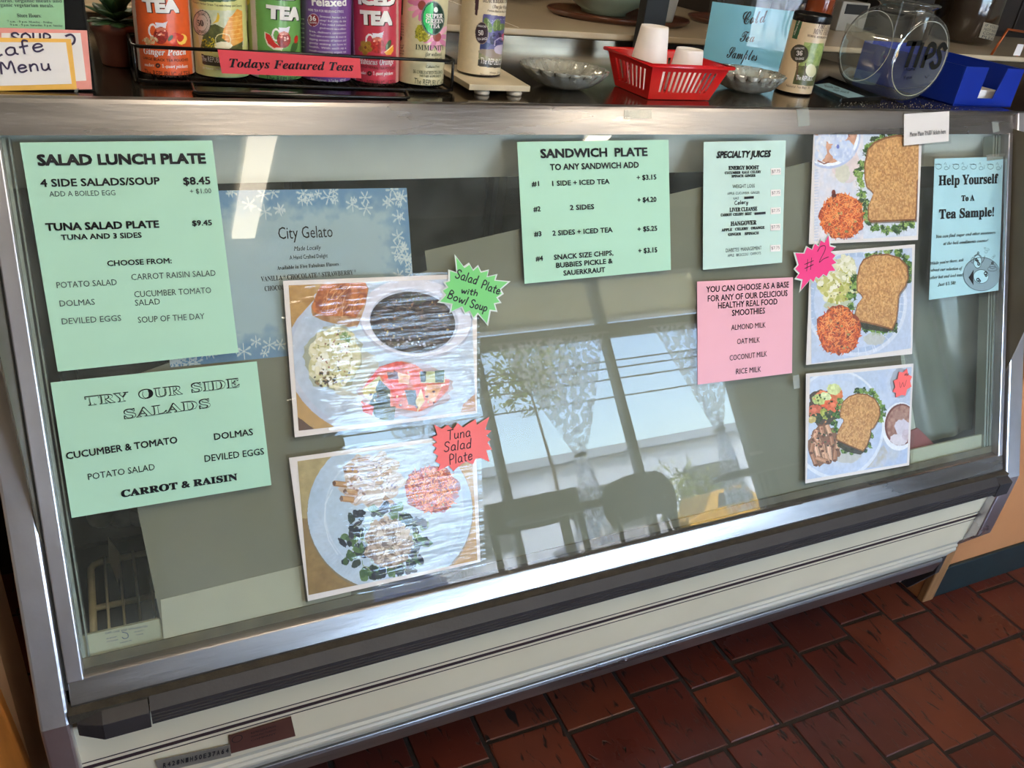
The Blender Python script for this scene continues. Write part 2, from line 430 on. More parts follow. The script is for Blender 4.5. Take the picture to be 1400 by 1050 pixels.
class INK:
    def __init__(s, pl, u0, u1, v0, v1, res, base):
        s.pl = pl; s.d = (u0, u1, v0, v1); s.nx = int((u1 - u0) / res); s.ny = int((v1 - v0) / res)
        s.a = np.zeros((s.ny, s.nx, 3)) + np.array(base, float); s.o = (0, 0, 1)

    def px(s, p):
        q = s.pl.hit((s.o[0] + p[0] / s.o[2], s.o[1] + p[1] / s.o[2]))
        return ((q[0] - s.d[0]) / (s.d[1] - s.d[0]) * s.nx, (q[1] - s.d[2]) / (s.d[3] - s.d[2]) * s.ny)

    def mask(s, pts):
        q = np.array([s.px(p) for p in pts]); x0, y0 = np.floor(q.min(0)).astype(int); x1, y1 = np.ceil(q.max(0)).astype(int) + 1
        x0 = max(x0, 0); y0 = max(y0, 0); x1 = min(x1, s.nx); y1 = min(y1, s.ny)
        if x1 <= x0 or y1 <= y0: return None
        X, Y = np.meshgrid(np.arange(x0, x1) + .5, np.arange(y0, y1) + .5); m = np.zeros(X.shape, bool); n = len(q)
        for i in range(n):
            ax, ay = q[i]; bx, by = q[(i + 1) % n]
            if ay == by: continue
            m ^= ((ay > Y) != (by > Y)) & (X < (bx - ax) * (Y - ay) / (by - ay) + ax)
        return (slice(y0, y1), slice(x0, x1)), m

    def poly(s, pts, col, al=1.0, tex=None):
        r = s.mask(pts)
        if r is None: return
        sl, m = r; c = np.array(col, float)
        if tex:
            col2, cell, k = tex; nz = np.clip((fnoise(m.shape, cell) - .5) * k + .5, 0, 1)[..., None]; c = c * (1 - nz) + np.array(col2, float) * nz
        else: c = np.broadcast_to(c, m.shape + (3,))
        mm = (m * al)[..., None]; s.a[sl] = s.a[sl] * (1 - mm) + c * mm

    def ell_pts(s, cx, cy, rx, ry, rot=0, rough=0, n=44, a0=0, a1=360):
        P = []; ph = random.random() * 9; c, s_ = math.cos(math.radians(rot)), math.sin(math.radians(rot))
        for k in range(n):
            t = math.radians(a0 + (a1 - a0) * k / n); q = 1 + rough * (math.sin(5 * t + ph) * .35 + math.sin(9 * t + ph * 2) * .35 + random.uniform(-.6, .6))
            x = rx * q * math.cos(t); y = ry * q * math.sin(t); P.append((cx + x * c - y * s_, cy + x * s_ + y * c))
        return P

    def ell(s, cx, cy, rx, ry, col, rot=0, al=1.0, rough=0, tex=None, n=44):
        s.poly(s.ell_pts(cx, cy, rx, ry, rot, rough, n), col, al, tex)

    def line(s, pts, w, col, al=1.0):
        for (x0, y0), (x1, y1) in zip(pts[:-1], pts[1:]):
            dx, dy = x1 - x0, y1 - y0; L = math.hypot(dx, dy) + 1e-9; nx, ny = -dy / L * w / 2, dx / L * w / 2
            s.poly([(x0 + nx, y0 + ny), (x1 + nx, y1 + ny), (x1 - nx, y1 - ny), (x0 - nx, y0 - ny)], col, al)

    def shreds(s, cx, cy, rx, ry, n, ln, w, cols, ang=0, spread=180, al=.95):
        for _ in range(n):
            r = math.sqrt(random.random()); t = random.random() * 2 * PI; x = cx + rx * r * math.cos(t); y = cy + ry * r * math.sin(t)
            a = math.radians(ang + random.uniform(-spread, spread)); l = ln * random.uniform(.5, 1.1) / 2
            b = a + random.uniform(-.5, .5)
            s.line([(x - l * math.cos(a), y - l * math.sin(a)), (x, y), (x + l * math.cos(b), y + l * math.sin(b))], w * random.uniform(.6, 1.2), random.choice(cols), al)

    def bits(s, cx, cy, rx, ry, n, r0, cols, rough=.2, al=.95, asp=.7):
        for _ in range(n):
            r = math.sqrt(random.random()); t = random.random() * 2 * PI; q = r0 * random.uniform(.5, 1.2)
            s.ell(cx + rx * r * math.cos(t), cy + ry * r * math.sin(t), q, q * asp, random.choice(cols), random.uniform(0, 180), al, rough, n=10)

    def grade(s, k=.05, cell=6):
        s.a *= (1 + (fnoise(s.a.shape[:2], cell)[..., None] - .5) * 2 * k); np.clip(s.a, 0, 255, out=s.a)

    def build(s, name, m, parent, off=0.0):
        nx, ny = s.nx, s.ny; U = np.linspace(s.d[0], s.d[1], nx + 1); Vv = np.linspace(s.d[2], s.d[3], ny + 1); pl = s.pl
        if isinstance(pl, CY):
            th = pl.a0 + U / pl.r; X = pl.c[0] + (pl.r + off) * np.cos(th); Y = pl.c[1] + (pl.r + off) * np.sin(th)
            P = np.stack([np.tile(X, ny + 1), np.tile(Y, ny + 1), np.repeat(Vv, nx + 1)], 1)
        else:
            UU = np.tile(U, ny + 1); VV = np.repeat(Vv, nx + 1)
            P = pl.P + UU[:, None] * pl.ex + VV[:, None] * pl.ey + pl.n * off
            if pl.warp: P = P + pl.n * np.array([pl.warp(u, v) for u, v in zip(UU, VV)])[:, None]
        P = P - root_loc(parent)
        me = bpy.data.meshes.new(name); me.vertices.add(len(P)); me.vertices.foreach_set('co', P.astype(np.float32).ravel())
        i = np.arange(ny)[:, None] * (nx + 1) + np.arange(nx)[None]; q = np.stack([i, i + 1, i + nx + 2, i + nx + 1], -1).reshape(-1, 4)
        me.loops.add(q.size); me.loops.foreach_set('vertex_index', q.ravel().astype(np.int32))
        me.polygons.add(len(q)); me.polygons.foreach_set('loop_start', (np.arange(len(q)) * 4).astype(np.int32))
        me.update(calc_edges=True)
        at = me.color_attributes.new('ink', 'FLOAT_COLOR', 'CORNER')
        c = np.ones((ny * nx, 4)); c[:, :3] = nlin(s.a.reshape(-1, 3)); at.data.foreach_set('color', np.repeat(c, 4, 0).astype(np.float32).ravel())
        me.polygons.foreach_set('use_smooth', np.ones(len(q), bool)); me.materials.append(m)
        host = [c for c in parent.children if c.name.split('.')[0] in ('paper', 'body', 'sheet')]
        o = bpy.data.objects.new(name, me); COL.objects.link(o); o.parent = host[0] if host else parent
        return o


def slab(mb, pl, cs, off, th=0.0004, nu=10, nv=10):
    """thin sheet on the plane between four corners (tl, tr, br, bl in plane coordinates)"""
    tl, tr, br, bl = [np.array(c, float) for c in cs]; V = []; F = []
    for o in (off, off - th):
        for j in range(nv + 1):
            for i in range(nu + 1):
                s_, t = i / nu, j / nv; q = (tl * (1 - s_) + tr * s_) * (1 - t) + (bl * (1 - s_) + br * s_) * t; V.append(pl.pt(q[0], q[1], o))
    n = (nu + 1) * (nv + 1); W = nu + 1
    for j in range(nv):
        for i in range(nu):
            a = j * W + i; F.append((a, a + W, a + W + 1, a + 1)); F.append((n + a, n + a + 1, n + a + W + 1, n + a + W))
    rim = [i for i in range(W)] + [j * W + nu for j in range(1, nv + 1)] + [nv * W + i for i in range(nu - 1, -1, -1)] + [j * W for j in range(nv - 1, 0, -1)]
    for k in range(len(rim)): a, b = rim[k], rim[(k + 1) % len(rim)]; F.append((a, b, n + b, n + a))
    mb.add(V, F, False)


def wavy(A, fu, fv, ph=0.0):
    return lambda u, v: A * (math.sin(u * fu + ph) + math.sin(v * fv + ph * 1.7) + 1.0)


def sub_plane(P, ex, ey, corners_px, off, warp=None):
    """plane with its own origin and tilt fitted to a sheet's measured corners"""
    b = PL(P, ex, ey); b.off0 = off; c = [b.hit(p) for p in corners_px]
    tl = b.pt(*c[0], off); tr = b.pt(*c[1], off)
    q = PL(tl, tr - tl, b.ey); q.warp = warp
    return q, [q.hit(p) for p in corners_px]


def gsheet(corners_px, off=0.0012, warp=None):
    return sub_plane(GP.P, GP.ex, GP.ey, corners_px, off, warp)


# ------------------------------------------------------------------ materials
steel = mat('brushed_steel', (206, 202, 208), 0.33, 0.92, 0.12, 9, 0.2, 60, rvar=0.08)
steel_x = mat('brushed_steel_rail', (150, 145, 144), 0.30, 0.92, 0.12, 14, 0.2, 50, stretch=(0.35, 3, 3), rvar=0.12)
steel_top = mat('polished_steel_top', (124, 112, 98), 0.16, 0.95, 0.12, 6, 0.05, 20, rvar=0.08)
bumper_m = mat('dark_grey_vinyl', (46, 42, 44), 0.55, 0.0, 0.12, 20, 0.15, 200)
grime_m = mat('grimy_brown_ledge', (52, 45, 35), 0.8, 0.0, 0.35, 60, 0.5, 300)
cream_m = mat('cream_enamel', (214, 201, 174), 0.33, 0.0, 0.06, 5, 0.03, 30)
mould_m = mat('ribbed_grey_moulding', (184, 176, 160), 0.4, 0.0, 0.12, 12, 0.1, 60, stretch=(0.3, 2, 2))
stripe_m = mat('dark_maroon_stripe', (52, 34, 40), 0.5)
dark_m = mat('dark_interior', (26, 23, 20), 0.7, 0.0, 0.3, 12)
black_m = mat('black_plastic', (14, 13, 14), 0.25)
blackwire = mat('black_wire', (12, 11, 12), 0.3, 0.3)
ink_m = mat('black_ink', (22, 22, 30), 0.6)
greyink = mat('grey_ink', (64, 74, 76), 0.6)
greenpaper = mat('mint_green_paper', (172, 214, 192), 0.75, 0.0, 0.02, 6, 0.05, 40)
juicepaper = mat('pale_aqua_paper', (190, 216, 208), 0.75, 0.0, 0.02, 6)
pinkpaper = mat('pink_paper', (232, 172, 186), 0.75, 0.0, 0.02, 6)
whitepaper = mat('white_paper', (232, 224, 220), 0.6, 0.0, 0.02, 6)
bluepaper = mat('light_blue_paper', (176, 218, 226), 0.7, 0.0, 0.02, 6)
tape_m = thin_glass('clear_tape', (0.9, 0.9, 0.88), 1.5, 0.3, 60, None, 0.2, 0.25)
lam_m = thin_glass('laminate_film', (0.985, 0.985, 0.985), 1.1, 0.06, 30, None, 0.03, 0.02)
lam_wavy = thin_glass('wavy_laminate_film', (0.985, 0.985, 0.985), 1.15, 1.0, 24, (0.5, 3.5, 3.5), 0.04, 0.005)
glass_m = thin_glass('display_glass', (0.945, 0.955, 0.935), 1.05, 0.0, 20, None, 0.0, 0.05)

# ================================================================== the room
floor_m = mat('terracotta_floor', (92, 42, 30), 0.42, 0, 0.2, 4)
grout_m = mat('dark_grout', (36, 26, 20), 0.9, 0, 0.3, 60, 0.4, 300)
tile_m = mat('quarry_tile', (82, 33, 21), 0.38, 0, 0.16, 9, 0.12, 70, rvar=0.12)
tile_ms = [mat('quarry_tile_dark', (75, 32, 24), 0.36, 0, 0.18, 9, 0.12, 70, rvar=0.12), tile_m,
           mat('quarry_tile_warm', (92, 42, 26), 0.42, 0, 0.16, 9, 0.14, 70, rvar=0.12)]
plaster_m = mat('grey_plaster', (150, 148, 138), 0.9, 0, 0.05, 3)
ceil_m = mat('ceiling_white', (205, 200, 188), 0.9, 0, 0.03, 4)
orange_m = mat('orange_tan_paint', (196, 132, 84), 0.55, 0, 0.06, 5, 0.06, 40)
tan_m = mat('tan_paint', (176, 138, 102), 0.6, 0, 0.06, 5, 0.06, 40)
base_m = mat('dark_green_vinyl', (30, 44, 46), 0.45, 0, 0.2, 14)
frame_m = mat('grey_window_metal', (96, 100, 102), 0.4, 0.5, 0.08, 10)
wood_m = mat('amber_wood', (176, 108, 44), 0.4, 0, 0.25, 12, 0.1, 40, stretch=(6, 6, 0.6))
beige_m = mat('beige_laminate', (196, 176, 148), 0.22, 0, 0.06, 4, 0.0, 10)
darkwall_m = mat('dark_kitchen_wall', (58, 46, 36), 0.8, 0, 0.2, 4)

for m_ in tile_ms:
    nt = m_.node_tree; N = nt.nodes; b_ = N['Principled BSDF']; tc = N.new('ShaderNodeTexCoord'); mp = N.new('ShaderNodeMapping'); mp.inputs['Rotation'].default_value = (0, 0, .5); mp.inputs['Scale'].default_value = (3.2, 1, 1)
    nt.links.new(tc.outputs['Object'], mp.inputs[0]); vz = N.new('ShaderNodeTexNoise'); vz.inputs['Scale'].default_value = 17; vz.inputs['Detail'].default_value = 7; vz.inputs['Distortion'].default_value = 1.2; nt.links.new(mp.outputs[0], vz.inputs['Vector'])
    cr_ = N.new('ShaderNodeMapRange'); cr_.inputs[1].default_value = .60; cr_.inputs[2].default_value = .68; cr_.inputs[3].default_value = 1; cr_.inputs[4].default_value = .0; nt.links.new(vz.outputs[0], cr_.inputs[0])
    bz_ = N.new('ShaderNodeBump'); bz_.inputs['Strength'].default_value = .7; bz_.inputs['Distance'].default_value = .0015; nt.links.new(cr_.outputs[0], bz_.inputs['Height'])
    old = b_.inputs['Normal'].links[0].from_socket; nt.links.new(old, bz_.inputs['Normal']); nt.links.new(bz_.outputs[0], b_.inputs['Normal'])
    oc = b_.inputs['Base Color'].links[0].from_socket; mm = N.new('ShaderNodeMix'); mm.data_type = 'RGBA'; mm.inputs[6].default_value = (.012, .007, .005, 1); nt.links.new(cr_.outputs[0], mm.inputs[0]); nt.links.new(oc, mm.inputs[7]); nt.links.new(mm.outputs[2], b_.inputs['Base Color'])
RX0, RX1, RY0, RY1, RZ = -1.4, 5.2, -3.5, 4.3, 2.7
fl = struct('floor', MB().box(RX0, RX1, RY0 - .12, RY1, -0.12, 0.0), grout_m)
# far from the case the floor carries on as tiles too small in the reflection to pick apart
far = MB()
def tile_shape(mb, x0, x1, y0, y1, z=0.0032, g=0.005, b=0.0018):
    x0 += g; x1 -= g; y0 += g; y1 -= g
    jj = [random.uniform(-.0015, .0015) for _ in range(8)]
    c = [(x0 + jj[0], y0 + jj[1]), (x1 + jj[2], y0 + jj[3]), (x1 + jj[4], y1 + jj[5]), (x0 + jj[6], y1 + jj[7])]
    i = [(c[0][0] + b, c[0][1] + b), (c[1][0] - b, c[1][1] + b), (c[2][0] - b, c[2][1] - b), (c[3][0] + b, c[3][1] - b)]
    dz = [z + random.uniform(-.0006, .0006) for _ in range(4)]
    V = [(x, y, -0.002) for x, y in c] + [(x, y, z - .0012) for x, y in c] + [(x, y, d) for (x, y), d in zip(i, dz)]
    F = [(8, 9, 10, 11)] + [(4 + k, 4 + (k + 1) % 4, 8 + (k + 1) % 4, 8 + k) for k in range(4)] + [(k, (k + 1) % 4, 4 + (k + 1) % 4, 4 + k) for k in range(4)]
    mb.add(V, F)


def col_edges(k):
    near = {0: [-.07, .09, .24, .40, .555, .70, .872, 1.048, 1.188, 1.33, 1.507, 1.679, 1.827, 1.956, 2.146, 2.31],
            1: [-.05, .10, .26, .41, .57, .715, .865, 1.02, 1.170, 1.348, 1.49, 1.628, 1.785, 1.979, 2.12, 2.29]}[k % 2]
    e = list(near)
    while e[-1] < RX1: e.append(e[-1] + .157)
    while e[0] > RX0: e.insert(0, e[0] - .157)
    return e


for band in range(-10, 3):
    yb = -.378 - .332 * 1 + .332 * (1 + band) - .332 * 0        # lower joint of the band
    E_ = col_edges(band)
    for k in range(len(E_) - 1):
        x0, x1 = E_[k], E_[k + 1]
        ym = yb + (.183 if k % 2 == (0 if band % 2 == 0 else 1) else .147)
        for (ya, yc) in ((yb, ym), (ym, yb + .332)):
            if x1 > RX1 or x0 < RX0 or ya < RY0: continue
            if x0 >= .2 and x1 <= 2.95 and ya >= -1.06 and ya < -.05:
                mb = MB(); tile_shape(mb, x0, x1, ya, yc); part('tile', mb, random.choice(tile_ms), fl)
            else:
                tile_shape(far, x0, x1, ya, yc)
part('distant_tiles', far, tile_m, fl, kind='stuff')

# window wall behind the photographer
W0, W1 = RY0 - .12, RY0
wf = MB().box(RX0, 1.15, W0, W1, 0, RZ).box(3.90, RX1, W0, W1, 0, RZ).box(1.15, 3.90, W0, W1, 0, .46).box(1.15, 3.90, W0, W1, 2.26, RZ)
struct('wall_front', wf, plaster_m)
struct('wall_left', MB().box(RX0 - .1, RX0, RY0 - .12, RY1, 0, RZ), plaster_m)
struct('wall_back', MB().box(RX0, RX1, RY1, RY1 + .1, 0, RZ), darkwall_m)
struct('wall_right', MB().box(RX1, RX1 + .1, RY0 - .12, RY1, 0, RZ), plaster_m)
struct('ceiling', MB().box(RX0 - .1, RX1 + .1, RY0 - .12, RY1 + .1, RZ, RZ + .1), ceil_m)
winpane = thin_glass('window_glass', (0.95, 0.97, 0.98), 1.0)
for i, (x0, x1) in enumerate([(1.15, 2.07), (2.07, 3.0), (3.0, 3.90)]):
    w = struct('window_%d' % (i + 1), MB().box(x0, x0 + .022, W0 + .03, W0 + .10, .46, 1.84).box(x1 - .022, x1, W0 + .03, W0 + .10, .46, 1.84)
               .box(x0 + .022, x1 - .022, W0 + .03, W0 + .10, .46, .50).box(x0 + .022, x1 - .022, W0 + .03, W0 + .10, 1.815, 1.84), frame_m, 0.004)
    part('pane', MB().box(x0 + .022, x1 - .022, W0 + .05, W0 + .055, .50, 1.815), winpane, w)
w = struct('window_4', MB().box(1.15, 3.90, W0 + .02, W0 + .11, 1.84, 1.90).box(1.15, 1.185, W0 + .02, W0 + .11, 1.90, 2.26).box(3.865, 3.90, W0 + .02, W0 + .11, 1.90, 2.26)
           .box(1.185, 3.865, W0 + .02, W0 + .11, 2.235, 2.26).box(2.045, 2.095, W0 + .02, W0 + .11, 1.90, 2.235).box(2.975, 3.025, W0 + .02, W0 + .11, 1.90, 2.235), frame_m, 0.004)
part('pane', MB().box(1.185, 3.865, W0 + .05, W0 + .055, 1.90, 2.235), winpane, w)

# half walls beside the case
struct('wall_counter_right', MB().box(1.965, RX1, -.19, -.06, 0, 1.06), orange_m)
struct('baseboard_right', MB().box(2.005, RX1, -.20, -.19, 0, .105), base_m, .003)
struct('trim_1', MB().box(1.962, 2.004, -.206, -.185, 0, .46), mat('scuffed_corner_wood', (150, 106, 66), .5, 0, .25, 10, .2, 40, stretch=(5, 5, .8)), .004)
struct('wall_counter_left', MB().box(RX0, -.062, -.19, -.06, 0, 1.06), tan_m)

# amber wooden board leaning at the left
b = thing('wooden_board', 'amber varnished wooden board standing left of the steel case frame', 'board', (-.12, -.225, 0))
part('board', MB().prism([(-.32, -.222, 0.0), (-.043, -.222, 0.0), (-.058, -.222, .30), (-.0725, -.222, .52), (-.125, -.222, .80), (-.32, -.222, .80)], (0, .026, 0)), wood_m, b, .003)

# ceiling light fittings, with unseen ones added as fill at the end
def lens_mat(nm, k):
    m = bpy.data.materials.new(nm); m.use_nodes = True; b_ = m.node_tree.nodes['Principled BSDF']
    b_.inputs['Emission Color'].default_value = (1.0, 0.87, 0.66, 1); b_.inputs['Emission Strength'].default_value = k; b_.inputs['Base Color'].default_value = (.9, .88, .8, 1)
    return m
lens_dim, lens_bright = lens_mat('old_dim_lens', LAMP * .42), lens_mat('bright_lens', LAMP)
white_metal = mat('white_enamel', (225, 222, 214), .4)
for x, y, lm_, lb in ((.82, -2.95, lens_dim, 'dim yellowed ceiling light mirrored at the upper left of the glass'), (2.6, -1.95, lens_bright, 'bright ceiling light mirrored above the sandwich plate sign'),
                 (.6, -1.1, lens_bright, 'unseen fill light added above the photographer'), (-.5, 1.6, lens_bright, 'unseen fill light added above the left end of the back counter')):
    t = thing('ceiling_light', lb, 'lamp', (x, y, RZ), 'fluorescent ceiling lights')
    part('housing', MB().box(x - .09, x + .09, y - .62, y + .62, RZ - .05, RZ - .001), white_metal, t, .006)
    part('diffuser', MB().box(x - .062, x + .062, y - .60, y + .60, RZ - .072, RZ - .0505), lm_, t, .004)

# ================================================================== outdoors, seen only as it mirrors in the glass
asph = mat('pale_concrete', (196, 190, 178), .9, 0, .1, 2)
struct('ground', MB().box(-40, 60, -90, W0, -.3, -.06), asph)
struct('porch_soffit', MB().box(-1, 8.5, -5.6, W0, 2.62, 2.70), mat('soffit_paint', (196, 186, 150), .7))
pl_m = mat('soffit_board', (226, 212, 160), .6)
so = thing('porch_ceiling', 'cream boarded porch ceiling outside the windows', 'canopy', (3, -5, 2.6))
for k in range(34):
    x = -1 + k * .28; part('plank', MB().box(x + .008, x + .272, -5.6, W0 - .02, 2.595, 2.62), pl_m, so)
part('beam', MB().box(-1, 8.5, -5.72, -5.6, 2.56, 2.70), white_metal, so)
bld = thing('building', 'long pale flat-roofed building across the street', 'building', (8, -16, 0))
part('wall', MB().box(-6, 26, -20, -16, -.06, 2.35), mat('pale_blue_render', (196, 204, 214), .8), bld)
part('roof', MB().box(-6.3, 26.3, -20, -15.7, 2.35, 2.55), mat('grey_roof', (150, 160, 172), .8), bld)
for k in range(9): part('window', MB().box(-4 + k * 3.2, -2.4 + k * 3.2, -15.99, -15.9, .7, 1.7), mat('dark_pane', (60, 66, 74), .2), bld)
hill = MB(); pts = [(-40, 0)] + [(-40 + k * 5, 6 + 2.2 * math.sin(k * .9) + 1.5 * math.sin(k * .37 + 1)) for k in range(23)] + [(70, 0)]
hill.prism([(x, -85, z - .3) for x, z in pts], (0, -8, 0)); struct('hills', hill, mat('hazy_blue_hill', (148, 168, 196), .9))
leaf_m = mat('dusty_green_leaf', (122, 132, 62), .6, 0, .2, 6); bark_m = mat('bark', (86, 70, 52), .9, 0, .2, 20, .4, 60)
for tx, ty, tz, R_, n, lb in ((6.3, -11.5, 3.5, .95, 900, 'feathery yellow-green tree mirrored high in the left window pane'), (3.9, -13.5, 1.4, 1.0, 500, 'low dark shrub in front of the pale building'),
                             (10.5, -14, 1.1, 1.0, 500, 'low green shrub at the right of the street')):
    t = thing('tree', lb, 'tree', (tx, ty, -.06), 'trees across the street')
    part('trunk', MB().tube([(tx, ty, -.06), (tx + .05, ty, tz * .5), (tx - .05, ty, tz)], [.035, .03, .015], 8), bark_m, t)
    cr = MB()
    for _ in range(n):
        d = np.array([random.gauss(0, 1) for _ in range(3)]); d /= np.linalg.norm(d); p = np.array([tx, ty, tz]) + d * R_ * random.random() ** .5 * np.array([1, 1, .8])
        u = np.array([random.gauss(0, 1) for _ in range(3)]); u /= np.linalg.norm(u); v = np.cross(u, d); v /= np.linalg.norm(v) + 1e-9; l = random.uniform(.05, .12)
        cr.add([p - u * l, p + v * l * .3, p + u * l, p - v * l * .3], [(0, 1, 2, 3)])
    part('foliage', cr, leaf_m, t, kind='stuff')
t = thing('power_line', 'thin overhead cables crossing the sky outside', 'cable', (6.5, -9, 0))
for z_ in (2.42, 2.68, 2.84, 2.95):
    part('cable', MB().tube([(x, -9, z_ + ((x - 6.5) * .04) ** 2) for x in range(-12, 26, 2)], .012, 5), black_m, t)
for x in (-10, 24): part('pole', MB().tube([(x, -9, -.06), (x, -9, 4)], .09, 8), bark_m, t)
for k, (cx_, cc) in enumerate(((3.2, (40, 62, 110)), (7.6, (150, 150, 154)), (9.9, (196, 150, 60)))):
    t = thing('parked_car', ('dark blue car parked across the street', 'silver car parked across the street', 'yellow car parked at the right across the street')[k], 'car', (cx_, -12.2, -.06), 'cars parked outside')
    bm_ = mat('car_paint_%d' % k, cc, .3)
    part('body', MB().prism([(cx_ - 1.0, -12.8, .15), (cx_ - 1.0, -12.8, .5), (cx_ - .6, -12.8, .58), (cx_ - .35, -12.8, .9), (cx_ + .4, -12.8, .92), (cx_ + .75, -12.8, .6), (cx_ + 1.05, -12.8, .5), (cx_ + 1.05, -12.8, .15)], (0, 1.0, 0)), bm_, t, .03)
    for dx in (-.62, .62):
        for yy_ in (-12.78, -11.82): part('wheel', MB().tube([(cx_ + dx, yy_, .13), (cx_ + dx, yy_ + .06, .13)], .19, 14), black_m, t)
    part('side_window', MB().prism([(cx_ - .3, -11.805, .6), (cx_ - .2, -11.805, .84), (cx_ + .35, -11.805, .86), (cx_ + .6, -11.805, .62)], (0, .015, 0)), mat('dark_pane', (60, 66, 74), .2), t)

# lace curtains tied at the waist
lace = bpy.data.materials.new('white_lace'); lace.use_nodes = True; nt = lace.node_tree; nt.nodes.clear(); out = nt.nodes.new('ShaderNodeOutputMaterial')
tr = nt.nodes.new('ShaderNodeBsdfTransparent'); df = nt.nodes.new('ShaderNodeBsdfDiffuse'); df.inputs[0].default_value = (.8, .8, .82, 1); tl_ = nt.nodes.new('ShaderNodeBsdfTranslucent'); tl_.inputs[0].default_value = (.75, .78, .82, 1)
ad = nt.nodes.new('ShaderNodeAddShader'); nt.links.new(df.outputs[0], ad.inputs[0]); nt.links.new(tl_.outputs[0], ad.inputs[1])
nz = nt.nodes.new('ShaderNodeTexNoise'); nz.inputs['Scale'].default_value = 26; nz.inputs['Detail'].default_value = 2
tc = nt.nodes.new('ShaderNodeTexCoord'); nt.links.new(tc.outputs['Object'], nz.inputs['Vector'])
mr = nt.nodes.new('ShaderNodeMapRange'); mr.inputs[1].default_value = .45; mr.inputs[2].default_value = .55; mr.inputs[3].default_value = .12; mr.inputs[4].default_value = .75; nt.links.new(nz.outputs[0], mr.inputs[0])
mx = nt.nodes.new('ShaderNodeMixShader'); nt.links.new(mr.outputs[0], mx.inputs[0]); nt.links.new(tr.outputs[0], mx.inputs[1]); nt.links.new(ad.outputs[0], mx.inputs[2]); nt.links.new(mx.outputs[0], out.inputs[0])
for cx_, w0, w1, lb in ((1.62, .40, .12, 'white lace curtain tied at the waist in the left window'), (2.56, .38, .13, 'white lace curtain tied at the waist in the middle window'), (3.62, .30, .12, 'white lace curtain tied at the waist in the right window')):
    t = thing('lace_curtain', lb, 'curtain', (cx_, W1 + .05, 1.82), 'lace curtains in the windows')
    mb = MB(); nu, nv = 36, 26; V = []
    for j in range(nv + 1):
        z_ = 1.82 - j / nv * 1.3
        if z_ > 1.07: q = (z_ - 1.07) / .75; w_ = .03 + (w0 - .03) * q ** .9
        else: q = (1.07 - z_) / .55; w_ = .03 + (w1 - .03) * q ** .8
        for i in range(nu + 1):
            s_ = i / nu * 2 - 1; V.append((cx_ + s_ * w_, W1 + .05 + .012 * math.sin(i * 1.9 + j * .1), z_))
    F = [(j * (nu + 1) + i, j * (nu + 1) + i + 1, (j + 1) * (nu + 1) + i + 1, (j + 1) * (nu + 1) + i) for j in range(nv) for i in range(nu)]
    mb.add(V, F, True); part('curtain_cloth', mb, lace, t)
    part('tieback', MB().tube([(cx_ + .035 * math.cos(a), W1 + .05 + .03 * math.sin(a), 1.07) for a in np.linspace(0, 2 * PI, 13)[:-1]], .012, 6, True), mat('pale_ribbon', (200, 200, 205), .7), t)
    part('rod', MB().tube([(cx_ - w0 - .03, W1 + .05, 1.825), (cx_ + w0 + .03, W1 + .05, 1.825)], .008, 8), white_metal, t)

# cafe chairs and tables by the window
cafe_m = mat('black_chair_frame', (24, 22, 22), .35); seat_m = mat('dark_vinyl_seat', (40, 34, 32), .5)
def cafe_chair(x, y, a, lb):
    t = thing('cafe_chair', lb, 'chair', (x, y, 0), 'cafe chairs by the window')
    ca, sa = math.cos(a), math.sin(a)
    def P(u, v, z): return (x + u * ca - v * sa, y + u * sa + v * ca, z)
    mb = MB(); V = [P(.2 * math.cos(k * PI / 12), .2 * math.sin(k * PI / 12), z) for z in (.44, .475) for k in range(24)]
    mb.add(V, [tuple(range(24))[::-1], tuple(range(24, 48))] + [(k, (k + 1) % 24, 24 + (k + 1) % 24, 24 + k) for k in range(24)]); part('seat', mb, seat_m, t, .01)
    for u in (-.16, .16):
        part('leg', MB().tube([P(u, .15, .44), P(u * 1.2, .2, 0)], .012, 8), cafe_m, t); part('leg', MB().tube([P(u, -.17, .44), P(u * 1.2, -.24, 0)], .012, 8), cafe_m, t)
    mb = MB(); V = []; n = 14                       # solid curved back panel
    for j, (z, k) in enumerate(((.61, .84), (.69, .98), (.77, .95), (.81, .80))):
        for i in range(n + 1):
            s_ = (i / n * 2 - 1); V.append(P(.205 * k * math.sin(s_ * 1.2) / math.sin(1.2), -.22 + .08 * (1 - math.cos(s_ * 1.2)), z - .03 * s_ * s_)) 
    V2 = [(p[0], p[1], p[2]) for p in V]; F = [(j * (n + 1) + i, j * (n + 1) + i + 1, (j + 1) * (n + 1) + i + 1, (j + 1) * (n + 1) + i) for j in range(3) for i in range(n)]
    mb.add(V2, F, True); o = part('backrest', mb, cafe_m, t); sd_ = o.modifiers.new('thick', 'SOLIDIFY'); sd_.thickness = .018
    for u in (-.15, .15): part('back_post', MB().tube([P(u, -.17, .44), P(u, -.2, .64)], .011, 8), cafe_m, t)
def cafe_table(x, y, r, lb):
    t = thing('cafe_table', lb, 'table', (x, y, 0), 'cafe tables by the window')
    part('tabletop', MB().lathe((x, y, 0), [(r, .725), (r + .008, .74), (r, .755)], 40, True, True), mat('grey_tabletop', (120, 116, 108), .3), t)
    part('pedestal', MB().lathe((x, y, 0), [(.03, .04), (.028, .72)], 16, True, True), cafe_m, t)
    part('base', MB().lathe((x, y, 0), [(.23, 0), (.22, .02), (.04, .045)], 32, True, True), cafe_m, t)
cafe_table(2.15, -3.05, .3, 'round cafe table under the left window'); cafe_table(3.55, -3.0, .34, 'round cafe table under the right window')
bn = thing('wooden_bench', 'dark high backed bench under the left window', 'bench', (2.16, -3.36, 0))
